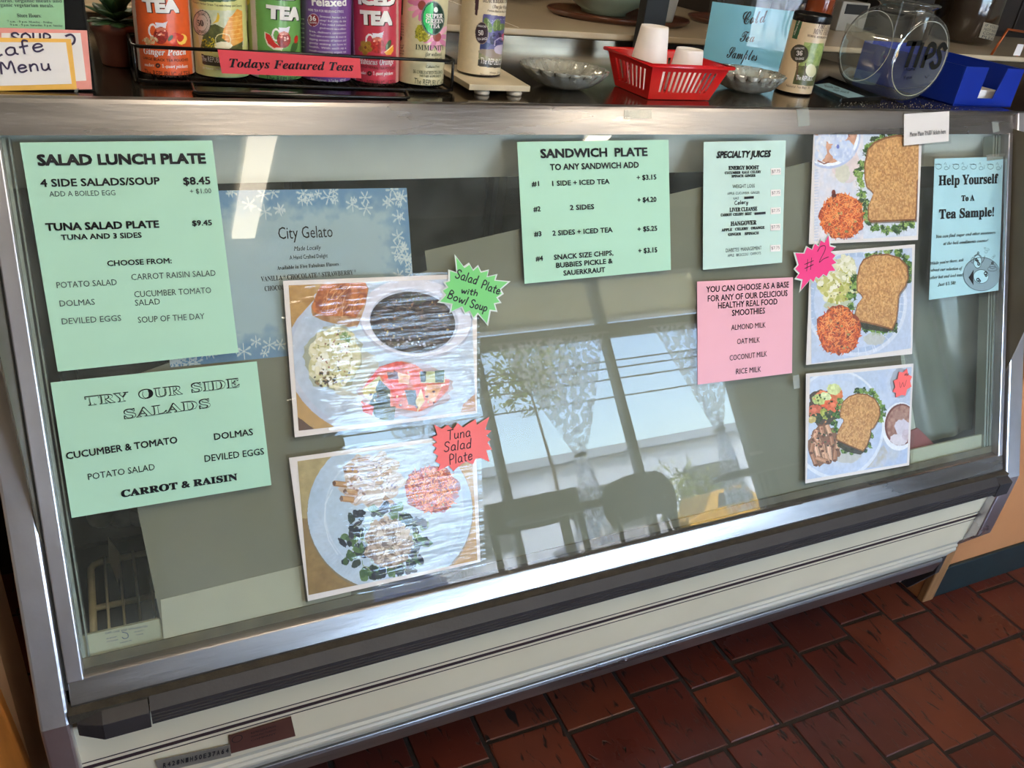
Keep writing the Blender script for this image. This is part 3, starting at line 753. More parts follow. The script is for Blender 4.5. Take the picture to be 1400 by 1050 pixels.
part('seat', MB().box(1.86, 2.46, -3.425, -3.30, .40, .44), cafe_m, bn, .004); part('backrest', MB().box(1.86, 2.46, -3.425, -3.405, .70, .885).box(1.86, 1.90, -3.425, -3.405, .4405, .70).box(2.42, 2.46, -3.425, -3.405, .4405, .70), cafe_m, bn, .006)
for xx_ in (1.88, 2.44): part('leg', MB().box(xx_ - .02, xx_ + .02, -3.41, -3.32, 0, .3995), cafe_m, bn)
cafe_chair(2.2, -2.50, PI, 'black cafe chair on the room side of the left table')
cafe_chair(3.02, -3.05, -PI * .35, 'black cafe chair between the two tables'); cafe_chair(3.65, -2.36, PI * .9, 'black cafe chair on the room side of the right table')
t = thing('napkin_holder', 'small dark napkin holder on the right cafe table', 'holder', (3.5, -3.02, .755))
part('holder', MB().box(3.46, 3.54, -3.05, -2.99, .755, .83), black_m, t, .006); part('napkins', MB().box(3.468, 3.532, -3.042, -2.998, .79, .85), whitepaper, t)

# ================================================================== the refrigerated display case
X0, X1 = .038, 1.846
def gpt(v, off): p = GP.pt(0, v, off); return (p[1], p[2])
case = thing('display_case', 'long steel framed refrigerated deli case with a slanted glass front', 'display case', (.94, 0, 0))
front = [gpt(.042, .013), gpt(-.70, .014), (-.302, .50), (-.302, .335), (-.258, .268), (-.203, .206)]
prof = front + [(.583, .206), (.583, 1.19), (.03, 1.19)]
part('end_frame', MB().prism_x(prof, -.020, .0145), steel, case, .004, label='left brushed steel end frame')
part('end_frame', MB().prism_x(prof, 1.868, 1.916), steel, case, .004, label='right brushed steel end frame')
def strip(u0, u1, v0, v1, o0, o1):
    mb = MB(); P = [GP.pt(u, v, o) for o in (o0, o1) for u, v in ((u0, v0), (u1, v0), (u1, v1), (u0, v1))]
    return mb.add(P, [(0, 1, 2, 3), (7, 6, 5, 4), (0, 4, 5, 1), (1, 5, 6, 2), (2, 6, 7, 3), (3, 7, 4, 0)])
part('glass_trim', strip(.018, X0, 0, -.690, -.01, .012), steel, case, .002)
part('glass_trim', strip(X1, 1.860, 0, -.690, -.01, .010), steel, case, .002)
part('dark_seam', strip(.0142, .0182, .03, -.70, -.02, .008), dark_m, case)
part('dark_seam', strip(1.8595, 1.8685, .03, -.70, -.02, .004), dark_m, case)
for k, (a_, b_) in enumerate(((1.8215, 1.8265), (1.8305, 1.8345), (1.8385, 1.845), (.0385, .0425), (.0455, .0475))):
    part('gasket', strip(a_, b_, -.002, -.68, -.030, -.008), mat('clear_grey_gasket', (150, 160, 156), .25, .3), case)
part('glass_pane', strip(X0 - .004, X1 + .004, .002, -.6855, -.005, 0.0), glass_m, case, label='wide slanted front glass with smears')
top_rail = MB(); P1 = gpt(-.0015, .0045); P2 = gpt(.036, .0045)
top_rail.prism_x([P1, P2, (P2[0] + .0025, 1.2195), (P2[0] + .008, 1.2215), (P2[0] + .016, 1.2205), (P2[0] + .022, 1.2165), (P2[0] + .022, 1.195), (P1[0] + .03, 1.18)], -.020, 1.916)
part('top_rail', top_rail, steel_x, case)
part('rail_seam', MB().prism_x([(P2[0] + .0182, 1.2185), (P2[0] + .0235, 1.2185), (P2[0] + .0235, 1.2155), (P2[0] + .0182, 1.2155)], -.020, 1.916), dark_m, case)
part('case_top', MB().box(-.020, 1.916, P2[0] + .022, .5995, 1.196, 1.216), steel_top, case, .001, label='polished stainless worktop over the case')
# rail at the foot of the glass, bumper, panel, mouldings
q1, q2 = gpt(-.686, .004), gpt(-.716, .011)
part('bottom_rail', MB().prism_x([q1, (q1[0] - .004, q1[1] - .001), (-.2895, .520), (-.2895, .512), (-.25, .512), (q1[0] + .03, q1[1])], .0182, 1.862), steel_x, case, .0015)
part('brown_ledge', MB().prism_x([(-.28, .517), (-.302, .5155), (-.302, .500), (-.28, .500)], .0145, 1.868), grime_m, case, label='grimy brown ledge under the steel rail')
bp = [(-.302, .5145), (-.3165, .502), (-.3165, .498)]
zz = .4955
while zz > .479:
    bp += [(-.3165, zz), (-.3150, zz - .0006), (-.3150, zz - .0016), (-.3165, zz - .0022)]; zz -= .0062
bp += [(-.3165, .476), (-.311, .4735), (-.285, .4735), (-.285, .5145)]
part('bumper', MB().prism_x(bp, .1103, 1.8248), bumper_m, case)
def endcap(xa, xb, flip):
    mb = MB(); s_ = -1 if flip else 1
    pr = [(-.290, .5165), (-.3195, .5035), (-.3195, .474), (-.290, .4705)]
    mb.prism_x(pr, xa, xb)
    return mb
part('bumper_end_cap', MB().prism_x([(-.290, .5165), (-.3195, .503), (-.3195, .474), (-.290, .4705)], .052, .109).add(
    [(.052, -.3195, .503), (.052, -.3195, .474), (.052, -.290, .4705), (.052, -.290, .5165), (.022, -.304, .499), (.022, -.304, .477), (.022, -.290, .476), (.022, -.290, .514)],
    [(0, 1, 5, 4), (1, 2, 6, 5), (2, 3, 7, 6), (3, 0, 4, 7), (4, 5, 6, 7)]), bumper_m, case, .001)
part('bumper_end_cap', MB().prism_x([(-.286, .5165), (-.3175, .503), (-.3175, .470), (-.286, .4665)], 1.826, 1.868), bumper_m, case, .001)
part('front_panel', MB().prism_x([(-.286, .475), (-.2745, .302), (-.25, .302), (-.25, .475)], .0145, 1.868), cream_m, case)
def pstripe(z0, z1):
    def yv(z): return -.2745 - (z - .302) * (.0115 / .173)
    return MB().prism_x([(yv(z1) - .0007, z1), (yv(z0) - .0007, z0), (yv(z0) + .002, z0), (yv(z1) + .002, z1)], .0145, 1.868)
part('stripe', pstripe(.3765, .3835), stripe_m, case); part('stripe', pstripe(.3905, .3922), stripe_m, case); part('stripe', pstripe(.3678, .3695), stripe_m, case)
mp_ = [(-.2745, .302), (-.2725, .292), (-.276, .288), (-.276, .284), (-.2735, .281), (-.2765, .277), (-.2765, .272), (-.270, .262), (-.262, .244), (-.24, .244), (-.24, .302)]
part('ribbed_moulding', MB().prism_x(mp_, .0145, 1.858), mould_m, case)
part('lower_steel_strip', MB().prism_x([(-.266, .243), (-.268, .236), (-.258, .196), (-.248, .190), (-.23, .190), (-.23, .243)], .0145, 1.842), steel_x, case, .001)
part('screw_head', MB().lathe((.945, -.2675, .2365), [(.0001, 0), (.004, 0), (.003, .002)], 10, tilt=np.array([[1, 0, 0], [0, 0, -1], [0, 1, 0]])), steel, case)
part('kick_bracket', MB().prism([(1.846, -.262, .244), (1.846, -.206, .206), (1.846, -.180, .10), (1.846, -.215, .10), (1.846, -.262, .19)], (.016, 0, 0)), bumper_m, case, .001)
part('bracket_edge', MB().bar((1.843, -.212, .208), (1.843, -.190, .103), .006, .010), white_metal, case)
part('kick_base', MB().box(.03, 1.846, -.075, .56, 0.005, .206), dark_m, case)
part('underside', MB().box(.013, 1.868, -.245, .58, .206, .222), dark_m, case)
# plates on the front panel
pp = PL((0, -.2765, .302), (1, 0, 0), (0, -.0115, .173))
pp.off0 = .001
def plate(nm, px4, m, lb=None, off=.0015):
    mb = MB(); slab(mb, pp, [pp.hit(p) for p in px4], off, .0014, 3, 3); return part(nm, mb, m, case, label=lb)
plate('name_plate', [(313, 1006), (398, 980), (404, 1006), (316, 1030)], mat('brown_metal_plate', (104, 66, 58), .4, .4), 'scuffed brown metal name plate')
plate('rating_plate', [(212, 1040), (314, 1018), (316, 1033), (218, 1056)], mat('grey_rating_plate', (128, 122, 114), .4, .3), 'grey rating plate with a row of stamped figures')
mb = MB()
for k in range(15):
    x = 223 + k * 6.1; T(mb, pp, 'R428N1H50E37A64'[k], (x, 1049 - k * 1.42), (x + 4, 1048 - k * 1.42), 6.5, 'sans', .03, off=.0022)
oval = [pp.hit((324 + 7 * math.cos(t), 1009 + 4.5 * math.sin(t) - 2 * math.cos(t))) for t in np.linspace(0, 2 * PI, 20)]
pen(mb, pp, oval, .0012, .0024)
for k in range(3): T(mb, pp, ('REFRIGERATION', 'MANUFACTURING', 'COMPANY')[k], (343, 1003 + k * 5), (377, 993 + k * 5), 2.6, off=.0022)
part('plate_lettering', mb, ink_m, case)
# inside
interior_m = mat('pale_grey_interior', (128, 130, 120), .6, 0, .1, 6); liner_m = mat('dull_grey_liner', (96, 90, 78), .6, 0, .15, 8)
part('light_canopy', MB().prism_x([(.022, 1.178), (.040, 1.102), (.046, 1.100), (.16, 1.11), (.16, 1.178)], .016, 1.864), mat('pale_canopy', (236, 236, 228), .5, 0, .03, 5), case, label='pale light canopy along the top inside the glass')
part('canopy_ledge', MB().box(.016, 1.864, .036, .0415, 1.128, 1.131), mat('canopy_ledge_grey', (150, 160, 150), .5), case)
part('inner_liner', MB().box(.0135, .0155, -.2, .5, .46, 1.19), liner_m, case); part('inner_liner', MB().box(1.8655, 1.8675, -.2, .5, .46, 1.19), liner_m, case)
part('deck', MB().box(.016, 1.865, -.215, .54, .452, .462), dark_m, case)
part('deck_lip', MB().prism_x([gpt(-.640, -.0135), gpt(-.684, -.0135), gpt(-.684, -.022), gpt(-.640, -.020)], .018, 1.862), mat('pale_deck_lip', (176, 180, 160), .5, 0, .1, 12), case)
part('lip_gasket', MB().prism_x([gpt(-.668, -.006), gpt(-.6855, -.006), gpt(-.6855, -.0085), gpt(-.668, -.0085)], .018, 1.862), mat('brown_gasket', (92, 84, 64), .6, 0, .3, 30, .3, 60), case)
mb = MB(); GI = PL(GP.pt(0, 0, -.0132), GP.ex, GP.ey); bi_m = mat('blue_print', (70, 84, 130), .6)
T(mb, GI, 'CAFE CASE  KEEP REFRIGERATED', (144, 867), (202, 857), 2.5, off=.0004)
for k, (a_, b_) in enumerate((((146, 874), (160, 871)), ((184, 865), (197, 862)), ((146, 878), (162, 875)), ((186, 869), (196, 867)), ((164, 880), (180, 876)))): T(mb, GI, ('KEEP', 'PRODUCT', 'COLDER', 'TAKE', 'TEMPERATURE')[k], a_, b_, 1.6, off=.0004)
pen(mb, GI, smooth([GI.hit(p) for p in ((167, 864), (174, 866), (175, 871), (170, 873), (167, 871))]), .0009, .0004)
part('sticker_print', mb, bi_m, case)
back = MB().box(.016, 1.865, .545, .575, .46, 1.19); part('back_liner', back, dark_m, case)
for k in range(4): part('sliding_door', MB().box(.03 + k * .458, .47 + k * .458, .525 + .01 * (k % 2), .535 + .01 * (k % 2), .50, 1.10), mat('dark_door_glass', (30, 27, 24), .15, 0, .1), case)
for k in range(5): part('door_stile', MB().box(.025 + k * .456, .045 + k * .456, .50, .524, .48, 1.14), mat('dark_bronze', (54, 46, 38), .4, .4), case)
part('door_header', MB().box(.016, 1.865, .49, .524, 1.06, 1.13), mat('dark_bronze', (54, 46, 38), .4, .4), case)
# cream wire shelf on the deck at the left
wr = thing('wire_shelf', 'cream coated wire shelf lying inside the left end of the case', 'rack', (.2, -.05, .463))
cw = mat('cream_wire', (196, 184, 150), .45, 0, .15, 30)
fr_ = MB().tube([(.045, -.19, .478), (.045, .018, .478), (.050, .027, .478), (.06, .031, .478), (.9, .031, .478)], .0055, 8); part('frame_wire', fr_, cw, wr)
part('cross_wire', MB().tube([(.045, -.072, .476), (.9, -.072, .476)], .005, 8), cw, wr)
for k in range(38): x = .0665 + k * .0215; part('bar_wire', MB().tube([(x, -.19, .484), (x, .035, .484)], .0022, 6), cw, wr)
# things lying deeper in the case
t = thing('paper_twist', 'small white pointed paper hanging above the wire shelf', 'paper', (.085, -.03, .5))
part('paper', MB().prism([(.080, -.03, .575), (.092, -.03, .54), (.088, -.03, .50), (.083, -.03, .476), (.076, -.03, .53)], (0, .002, 0)), mat('dull_white', (150, 144, 130), .7), t)
for nm_, lb_, cc_, p_, yd_, r_, h_ in (('foil_parcel', 'crumpled foil wrapped parcel in the dark left end of the case', (150, 146, 136), (138, 704), .11, .020, .030), ('clear_tub', 'small clear lidded tub beside the paper twist inside the case', (120, 116, 108), (166, 702), .115, .018, .045), ('white_carton', 'white folded carton at the edge of the grey card inside the case', (176, 170, 156), (202, 698), .12, .032, .030)):
    P_ = yp(p_, yd_); t = thing(nm_, lb_, 'food package', (P_[0], yd_, P_[2] - h_ / 2)); mb = MB(); ph = P_[0] * 90
    mb.lathe((P_[0], yd_, P_[2] - h_ / 2), [(r_ * .8, 0), (r_, h_ * .2), (r_ * 1.05, h_ * .7), (r_ * .95, h_ * .95), (r_ * .4, h_)], 14, True, True, rf=lambda t_, i, ph=ph: 1 + .12 * math.sin(3 * t_ + i * 2 + ph) + .06 * math.sin(7 * t_ + i)); part('wrapping', mb, mat(nm_, cc_, .35, .1, .2, 60, .4, 120), t)
    part('lid', MB().lathe((P_[0], yd_, P_[2] + h_ / 2 + .0005), [(r_ * .9, 0), (r_ * .85, .004), (.001, .006)], 14, True), mat('dull_white', (150, 144, 130), .7), t)
st_ = yp((175, 722), .09); t = thing('inner_shelf', 'narrow dark shelf across the inside of the case above the wire shelf', 'shelf', (.9, .1, st_[2]))
part('shelf_board', MB().box(.018, 1.8, .072, .40, st_[2] - .012, st_[2] - .004), dark_m, t)
for x_ in (.03, 1.78): part('bracket', MB().box(x_ - .008, x_ + .008, .40, .52, st_[2] - .02, st_[2] - .004), dark_m, t)

# ------------------------------------------------------------------ sheets hung inside the glass
cardgrey = mat('grey_green_card', (126, 126, 112), .8, 0, .05, 3); cardpale = mat('pale_card', (186, 186, 170), .8, 0, .04, 4)
def inner_sheet(name, label, cs, off, m, cat='paper', warp=None, th=.0006, n=14):
    pl = PL(GP.P, GP.ex, GP.ey); pl.warp = warp
    t = thing(name, label, cat, GP.pt((cs[0][0] + cs[2][0]) / 2, (cs[0][1] + cs[2][1]) / 2, off)); mb = MB(); slab(mb, pl, cs, off, th, n, n); part('sheet', mb, m, t); return t, pl
inner_sheet('grey_card', 'large grey card hung inside the glass behind the two plate photographs', [(.118, -.31), (.60, -.185), (.60, -.683), (.140, -.683)], -.0105, cardgrey, 'card')
inner_sheet('pale_card', 'pale card strip standing at the foot of the glass right of the wire shelf', [(.141, -.612), (.40, -.604), (.40, -.683), (.137, -.683)], -.0092, cardpale, 'card')
inner_sheet('slanted_grey_card', 'grey card with a slanted top edge behind the sandwich plate sign', [(.560, -.166), (1.50, -.020), (1.60, -.683), (.580, -.683)], -.0115, cardgrey, 'card')
inner_sheet('plastic_drape', 'dull grey plastic sheet hanging in folds at the right end inside the glass', [(1.46, -.10), (1.862, -.10), (1.862, -.645), (1.56, -.645)], -.060, mat('dull_grey_plastic', (112, 120, 113), .3, 0, .12, 6, 0, 40, coat=.2), 'sheet',
            warp=lambda u, v: .010 * math.sin((u + v * .36) * 30) + .003 * math.sin((u + v * .3) * 75 + 1), n=60)
inner_sheet('pale_card', 'pale curved card edge right of the lowest sandwich photograph', [(1.50, -.43), (1.592, -.43), (1.632, -.60), (1.50, -.645)], -.030, mat('pale_green_card', (196, 206, 194), .7), 'card')
inner_sheet('red_box', 'dull red box corner at the foot of the glass right of the sandwich photographs', [(1.52, -.615), (1.635, -.60), (1.70, -.655), (1.52, -.655)], -.026, mat('dull_red', (140, 64, 66), .6), 'box', th=.006)

# the blue ice cream sheet behind the glass
GEL = [(205, 262), (546, 257), (552, 466), (240, 490)]
gq, gc = gsheet(GEL, -.010)
t = thing('blue_sign', 'light blue snowflake bordered ice cream sheet hanging inside the glass', 'sign', GP.pt(.35, -.2, -.01))
u0 = min(gc[0][0], gc[3][0]); u1 = max(gc[1][0], gc[2][0]); v0 = min(gc[2][1], gc[3][1]); v1 = max(gc[0][1], gc[1][1])
ik = INK(gq, 0, .345, -.228, 0, .0011, (168, 190, 204)); A_ = ik.a
nz = fnoise(A_.shape[:2], 9); nz2 = fnoise(A_.shape[:2], 4); yy_, xx_ = np.mgrid[0:ik.ny, 0:ik.nx]; ed = np.minimum(np.minimum(xx_, ik.nx - xx_), np.minimum(yy_, ik.ny - yy_)) / (ik.nx * .10)
bl = np.clip(1.25 - ed + (nz - .5) * 1.1, 0, 1)[..., None]; A_[:] = A_ * (1 - bl) + np.array((104, 146, 190)) * bl
for _ in range(120):                                        # snowflakes round the border
    s_ = random.choice('LRTB'); W_, H_ = ik.nx, ik.ny; e_ = random.uniform(0, .085) * W_
    x, y = {'L': (e_, random.uniform(0, H_)), 'R': (W_ - e_, random.uniform(0, H_)), 'T': (random.uniform(0, W_), H_ - e_), 'B': (random.uniform(0, W_), e_)}[s_]
    r_ = random.uniform(3, 10); a0 = random.random()
    for k in range(6):
        for q in np.arange(0, r_, .5):
            i, j = int(y + q * math.sin(a0 + k * PI / 3)), int(x + q * math.cos(a0 + k * PI / 3))
            if 0 <= i < H_ and 0 <= j < W_: A_[i, j] = A_[i, j] * .3 + np.array((214, 224, 230)) * .7
            if q > r_ * .5:
                for w_ in (-1, 1):
                    if 0 <= i + w_ < H_ and 0 <= j < W_: A_[i + w_, j] = A_[i + w_, j] * .6 + np.array((214, 224, 230)) * .4
ik.build('sheet', print_mat('printed_paper', .6), t)
mb = MB()
T(mb, gq, 'City Gelato', (381, 327), (455, 324), 16); T(mb, gq, 'Made Locally', (402, 343), (439, 341), 6, shear=.25)
T(mb, gq, 'A Hand Crafted Delight', (396, 355), (448, 352), 5.5); T(mb, gq, 'Available in Five Fabulous Flavors :', (379, 369), (466, 363), 5, 'serif')
T(mb, gq, 'VANILLA * CHOCOLATE * STRAWBERRY *', (357, 385), (487, 375), 6.5, 'serif'); T(mb, gq, 'CHOCOLATE CHIP * MINT', (362, 398), (440, 392), 6.5, 'serif')
part('lettering', mb, ink_m, t)

# ------------------------------------------------------------------ paper signs on the glass
def sign(name, label, px4, m, off=.0010, warp=None, cat='sign', th=.0004):
    q, c = gsheet(px4, off, warp); ctr = q.pt(*(sum(c) / 4)); t = thing(name, label, cat, ctr)
    mb = MB(); slab(mb, q, c, 0, th, 16, 16); part('paper', mb, m, t); q.off0 = 0
    return t, q, c
def tape(t, q, px4, off=.0008):
    mb = MB(); slab(mb, q, [q.hit(p) for p in px4], off, .0002, 3, 3); part('tape', mb, tape_m, t)

t, q, c = sign('green_sign', 'mint green portrait sign headed salad lunch plate', [(27, 195), (290, 192), (326, 482), (79, 508)], greenpaper, warp=wavy(.0003, 22, 17, 1))
mb = MB(); B_ = .028
T(mb, q, 'SALAD LUNCH PLATE', (52, 227), (282, 224), 15, bold=.045); T(mb, q, '4 SIDE SALADS/SOUP', (56, 256), (219, 252.5), 10.5, bold=.026)
T(mb, q, '$8.45', (251, 253), (288, 252), 10.5, bold=.026); T(mb, q, 'TUNA SALAD PLATE', (63, 316), (218, 311.5), 10.5, bold=.036)
T(mb, q, 'TUNA AND 3 SIDES', (84, 328.5), (194, 325), 7.5, bold=.024); T(mb, q, '$9.45', (263, 309), (290, 308), 7.5, bold=.022)
T(mb, q, 'CHOOSE FROM:', (147, 364), (235, 360), 7.5, bold=.02)
part('lettering', mb, ink_m, t); mb = MB()
T(mb, q, 'ADD A BOILED EGG', (68, 269), (158, 267), 7); T(mb, q, '+ $1.00', (260, 265), (289, 264), 6.5)
for s_, a_, b_ in (('POTATO SALAD', (78, 394), (160, 389.5)), ('DOLMAS', (82, 419), (130, 416.5)), ('DEVILED EGGS', (85, 443.5), (166, 438.5)), ('CARROT RAISIN SALAD', (180, 383), (295, 377)),
                   ('CUCUMBER TOMATO', (184, 406.5), (289, 400.5)), ('SALAD', (185, 418), (219, 416)), ('SOUP OF THE DAY', (189, 441.5), (280, 436))): T(mb, q, s_, a_, b_, 8)
part('lettering', mb, greyink, t)

t, q, c = sign('green_sign', 'mint green landscape sign headed try our side salads', [(69, 523), (351, 494), (371, 663), (98, 708)], greenpaper, warp=wavy(.0003, 20, 19, 2))
mb = MB(); hl = MB()
for s_, a_, b_, h_ in (('TRY', (117, 555), (177, 548), 13), ('OUR', (190, 546), (250, 539), 13), ('SIDE', (262, 537), (328, 529), 13), ('SALADS', (170, 573), (288, 557), 13)):
    T(mb, q, s_, a_, b_, h_, 'serif', .02); T(hl, q, s_, (a_[0] + 1.2, a_[1] - 1), (b_[0] - .6, b_[1] - .8), h_ - 2.2, 'serif', -.018, off=.0013)
T(mb, q, 'CUCUMBER & TOMATO', (91, 628), (243, 605.5), 9.5, bold=.02); T(mb, q, 'DOLMAS', (293, 601.5), (346, 594.5), 9, bold=.014)
T(mb, q, 'DEVILED EGGS', (280, 631.5), (361, 621), 9, bold=.006); T(mb, q, 'POTATO SALAD', (121, 656), (212, 642), 8.5, bold=.0)
T(mb, q, 'CARROT & RAISIN', (166, 680), (325, 656), 9.5, 'serif', .03)
part('lettering', mb, ink_m, t); part('letter_highlights', hl, greenpaper, t)

t, q, c = sign('green_sign', 'mint green square sign headed sandwich plate', [(707, 194), (914, 191), (917, 369), (717, 388)], greenpaper, warp=wavy(.0003, 24, 17, 3))
mb = MB()
T(mb, q, 'SANDWICH', (739, 216.5), (830, 214.5), 12.5, bold=.035); T(mb, q, 'PLATE', (840, 214.5), (885, 213.5), 12, bold=.035)
T(mb, q, 'TO ANY SANDWICH ADD', (752, 233), (873, 229.5), 8.5, bold=.028)
for s_, a_, b_ in (('#1', (727, 255), (737, 254.5)), ('1 SIDE + ICED TEA', (755, 254.5), (833, 251.5)), ('+ $3.15', (870, 246.5), (897, 245.5)), ('#2', (729, 289.5), (739, 289)), ('2 SIDES', (779, 287.5), (812, 286)),
                   ('+ $4.20', (871, 277), (897, 276)), ('#3', (730, 323.5), (740, 323)), ('2 SIDES + ICED TEA', (755, 322.5), (837, 317.5)), ('+ $5.25', (871, 317), (898, 315.5)), ('#4', (732, 357), (742, 356.5)),
                   ('SNACK SIZE CHIPS,', (757, 355.5), (838, 349)), ('BUBBIES PICKLE &', (760, 366.5), (837, 360)), ('SAUERKRAUT', (770, 377), (827, 372)), ('+ $3.15', (872, 346.5), (898, 345))): T(mb, q, s_, a_, b_, 7, bold=.024)
part('lettering', mb, ink_m, t)

t, q, c = sign('aqua_sign', 'pale aqua list of specialty juices with small price stickers', [(962, 194), (1074, 192), (1069, 359), (961, 369)], juicepaper, warp=wavy(.0003, 24, 17, 4))
def jc(X, Y): return (955 + X / 5.832, 190 + Y / 5.833)
mb = MB()
T(mb, q, 'SPECIALTY JUICES', jc(140, 155), jc(575, 145), 9.5, bold=.045, shear=.25)
for s_, a_, b_, h_, f_, bo in (('ENERGY BOOST', (237, 248), (478, 243), 5.5, 'serif', .03), ('CUCUMBER  KALE  CELERY', (208, 282), (495, 272), 3.6, 'serif', .03), ('SPINACH  GINGER', (262, 308), (452, 302), 3.6, 'serif', .03),
                          ('LIVER CLEANSE', (246, 582), (466, 572), 5.6, 'serif', .02), ('CARROT  CELERY  BEET', (176, 618), (422, 606), 3.8, 'serif', .03), ('HANGOVER', (255, 694), (460, 682), 6, 'serif', .02),
                          ('APPLE   CELERY   ORANGE', (182, 738), (524, 716), 3.8, 'serif', .03), ('GINGER    SPINACH', (234, 774), (478, 760), 3.8, 'serif', .03)): T(mb, q, s_, jc(*a_), jc(*b_), h_, f_, bo)
HW(mb, q, 'Celery', jc(286, 524), jc(392, 516), 5, .0011)
for a_, b_ in (((366, 470), (432, 466)), ((448, 596), (526, 590))): pen(mb, q, [q.hit(jc(*a_)), q.hit(jc(*b_))], .0042, .0012)
part('lettering', mb, ink_m, t); mb = MB()
for s_, a_, b_, h_ in (('WEIGHT LOSS', (268, 394), (446, 388), 5), ('APPLE  CUCUMBER  GINGER', (228, 446), (485, 436), 3.4), ('KALE', (278, 484), (320, 480), 3.2), ('DIABETES  MANAGEMENT', (216, 904), (500, 882), 5), ('APPLE   BROCCOLI   CARROTS', (230, 942), (494, 920), 3.6)):
    T(mb, q, s_, jc(*a_), jc(*b_), h_)
part('lettering', mb, greyink, t)
mb = MB()
for k, y in enumerate((262, 432, 575, 705, 873)):
    s2 = MB(); x = 612 - k * 1.0; slab(s2, q, [q.hit(jc(x - 40, y - 26)), q.hit(jc(x + 40, y - 30)), q.hit(jc(x + 40, y + 22)), q.hit(jc(x - 38, y + 27))], .0012, .0003, 2, 2); part('price_sticker', s2, whitepaper, t)
    T(mb, q, '$7.75', jc(x - 32, y + 10), jc(x + 32, y + 5), 4, 'sans', .0, off=.0016)
part('price_figures', mb, mat('pale_grey_ink', (120, 104, 108), .6), t)

t, q, c = sign('pink_sign', 'pink sign listing the plant milks for smoothies', [(953, 385), (1084, 379), (1083, 510), (954, 526)], pinkpaper, warp=wavy(.0003, 24, 20, 5))
mb = MB()
for s_, a_, b_ in (('YOU CAN CHOOSE AS A BASE', (965, 400), (1078, 393)), ('FOR ANY OF OUR DELICIOUS', (967, 412.5), (1076, 404.5)), ('HEALTHY REAL FOOD', (981, 422), (1062, 416)), ('SMOOTHIES', (1000, 432), (1045, 428.5))): T(mb, q, s_, a_, b_, 8.2, bold=.012)
for s_, a_, b_ in (('ALMOND MILK', (999, 451.5), (1046, 447.5)), ('OAT MILK', (1007, 470.5), (1038, 468)), ('COCONUT MILK', (997, 493), (1048, 487)), ('RICE MILK', (1006, 511.5), (1040, 508))): T(mb, q, s_, a_, b_, 7.2)
part('lettering', mb, ink_m, t)

# laminated tea sample notice
LW = [(1275, 214), (1377, 211), (1370, 403), (1264, 414)]
t, q, c = sign('blue_notice', 'light blue laminated notice inviting people to a tea sample', [(1278, 217), (1372, 214), (1365, 397), (1270, 410)], bluepaper, warp=wavy(.0003, 24, 15, 6))
mb = MB(); slab(mb, q, [q.hit(p) for p in LW], .0014, .0010, 10, 10); part('laminate', mb, lam_m, t)
tape(t, q, [(1348, 212), (1376, 209), (1376, 217), (1348, 220)], .0020)
def hc(X, Y): return (1220 + X / 3.622, 140 + Y / 3.621)
mb = MB()
T(mb, q, 'Help Yourself', hc(226, 412), hc(522, 401), 13.5, 'serif', .02); T(mb, q, 'To A', hc(338, 490), hc(404, 487), 8, 'serif', .02)
T(mb, q, 'Tea Sample!', hc(228, 578), hc(500, 564), 13, 'serif', .02)
for s_, a_, b_ in (('You can find sugar and other sweeteners', (213, 672), (508, 650)), ('at the bali condiments counter!', (249, 707), (472, 690)), ("While you're there, ask", (186, 806), (350, 786)),
                   ('about our selection of', (189, 838), (343, 828)), ('other hot and iced teas!', (184, 876), (346, 860)), ('Just $1.50!', (222, 910), (310, 900))): T(mb, q, s_, hc(*a_), hc(*b_), 4.2, 'bi')
def loop(cx, cy, rx, ry, n=24, a0=0, a1=360): return [q.hit(hc(cx + rx * math.cos(math.radians(a0 + (a1 - a0) * k / n)), cy + ry * math.sin(math.radians(a0 + (a1 - a0) * k / n)))) for k in range(n + 1)]
for k in range(4):                                               # row of little cups along the top
    X = 226 + k * 86; pen(mb, q, loop(X, 318, 15, 13, 12), .0007, .0011); pen(mb, q, loop(X + 38, 326, 10, 8, 10), .0006, .0011); pen(mb, q, [q.hit(hc(X - 18, 306)), q.hit(hc(X + 14, 308))], .0007, .0011)
    pen(mb, q, smooth([q.hit(hc(X + 28, 308)), q.hit(hc(X + 34, 298)), q.hit(hc(X + 38, 312))]), .0006, .0011); pen(mb, q, [q.hit(hc(X + 56, 312)), q.hit(hc(X + 52, 330))], .0007, .0011)
pen(mb, q, loop(439, 850, 91, 83, 40), .0010, .0011); pen(mb, q, loop(436, 862, 38, 34, 26), .0009, .0013); pen(mb, q, loop(418, 788, 20, 32, 20), .0010, .0013); pen(mb, q, loop(393, 782, 8, 14, 12), .0008, .0013)
pen(mb, q, [q.hit(hc(x, y)) for x, y in ((438, 796), (448, 782), (454, 760))], .0012, .0013); pen(mb, q, [q.hit(hc(x, y)) for x, y in ((402, 760), (420, 750), (436, 762))], .0012, .0013); pen(mb, q, loop(421, 745, 4, 5, 8), .0014, .0013)
pen(mb, q, loop(492, 824, 24, 12, 16), .0008, .0013); pen(mb, q, loop(492, 812, 14, 11, 12), .0009, .0013)
for x, y, r_ in ((410, 778, 5), (424, 800, 6), (418, 786, 4), (420, 878, 7), (458, 846, 7), (428, 884, 5), (461, 856, 5), (492, 795, 5)): pen(mb, q, loop(x, y, r_, r_, 8), .0026, .0014)
for x, y, s1 in ((460, 740, 8), (470, 728, 6), (455, 722, 5), (494, 768, 6), (502, 760, 5)): pen(mb, q, loop(x, y, s1, s1 * .8, 8), .0005, .0013)
part('lettering', mb, ink_m, t)
mb = MB(); V = [q.pt(*p, .0007) for p in loop(439, 850, 90, 82, 40)[:-1]]; mb.add(V, [tuple(range(len(V)))]); part('drawn_table', mb, mat('grey_blue_tint', (134, 160, 170), .6), t)
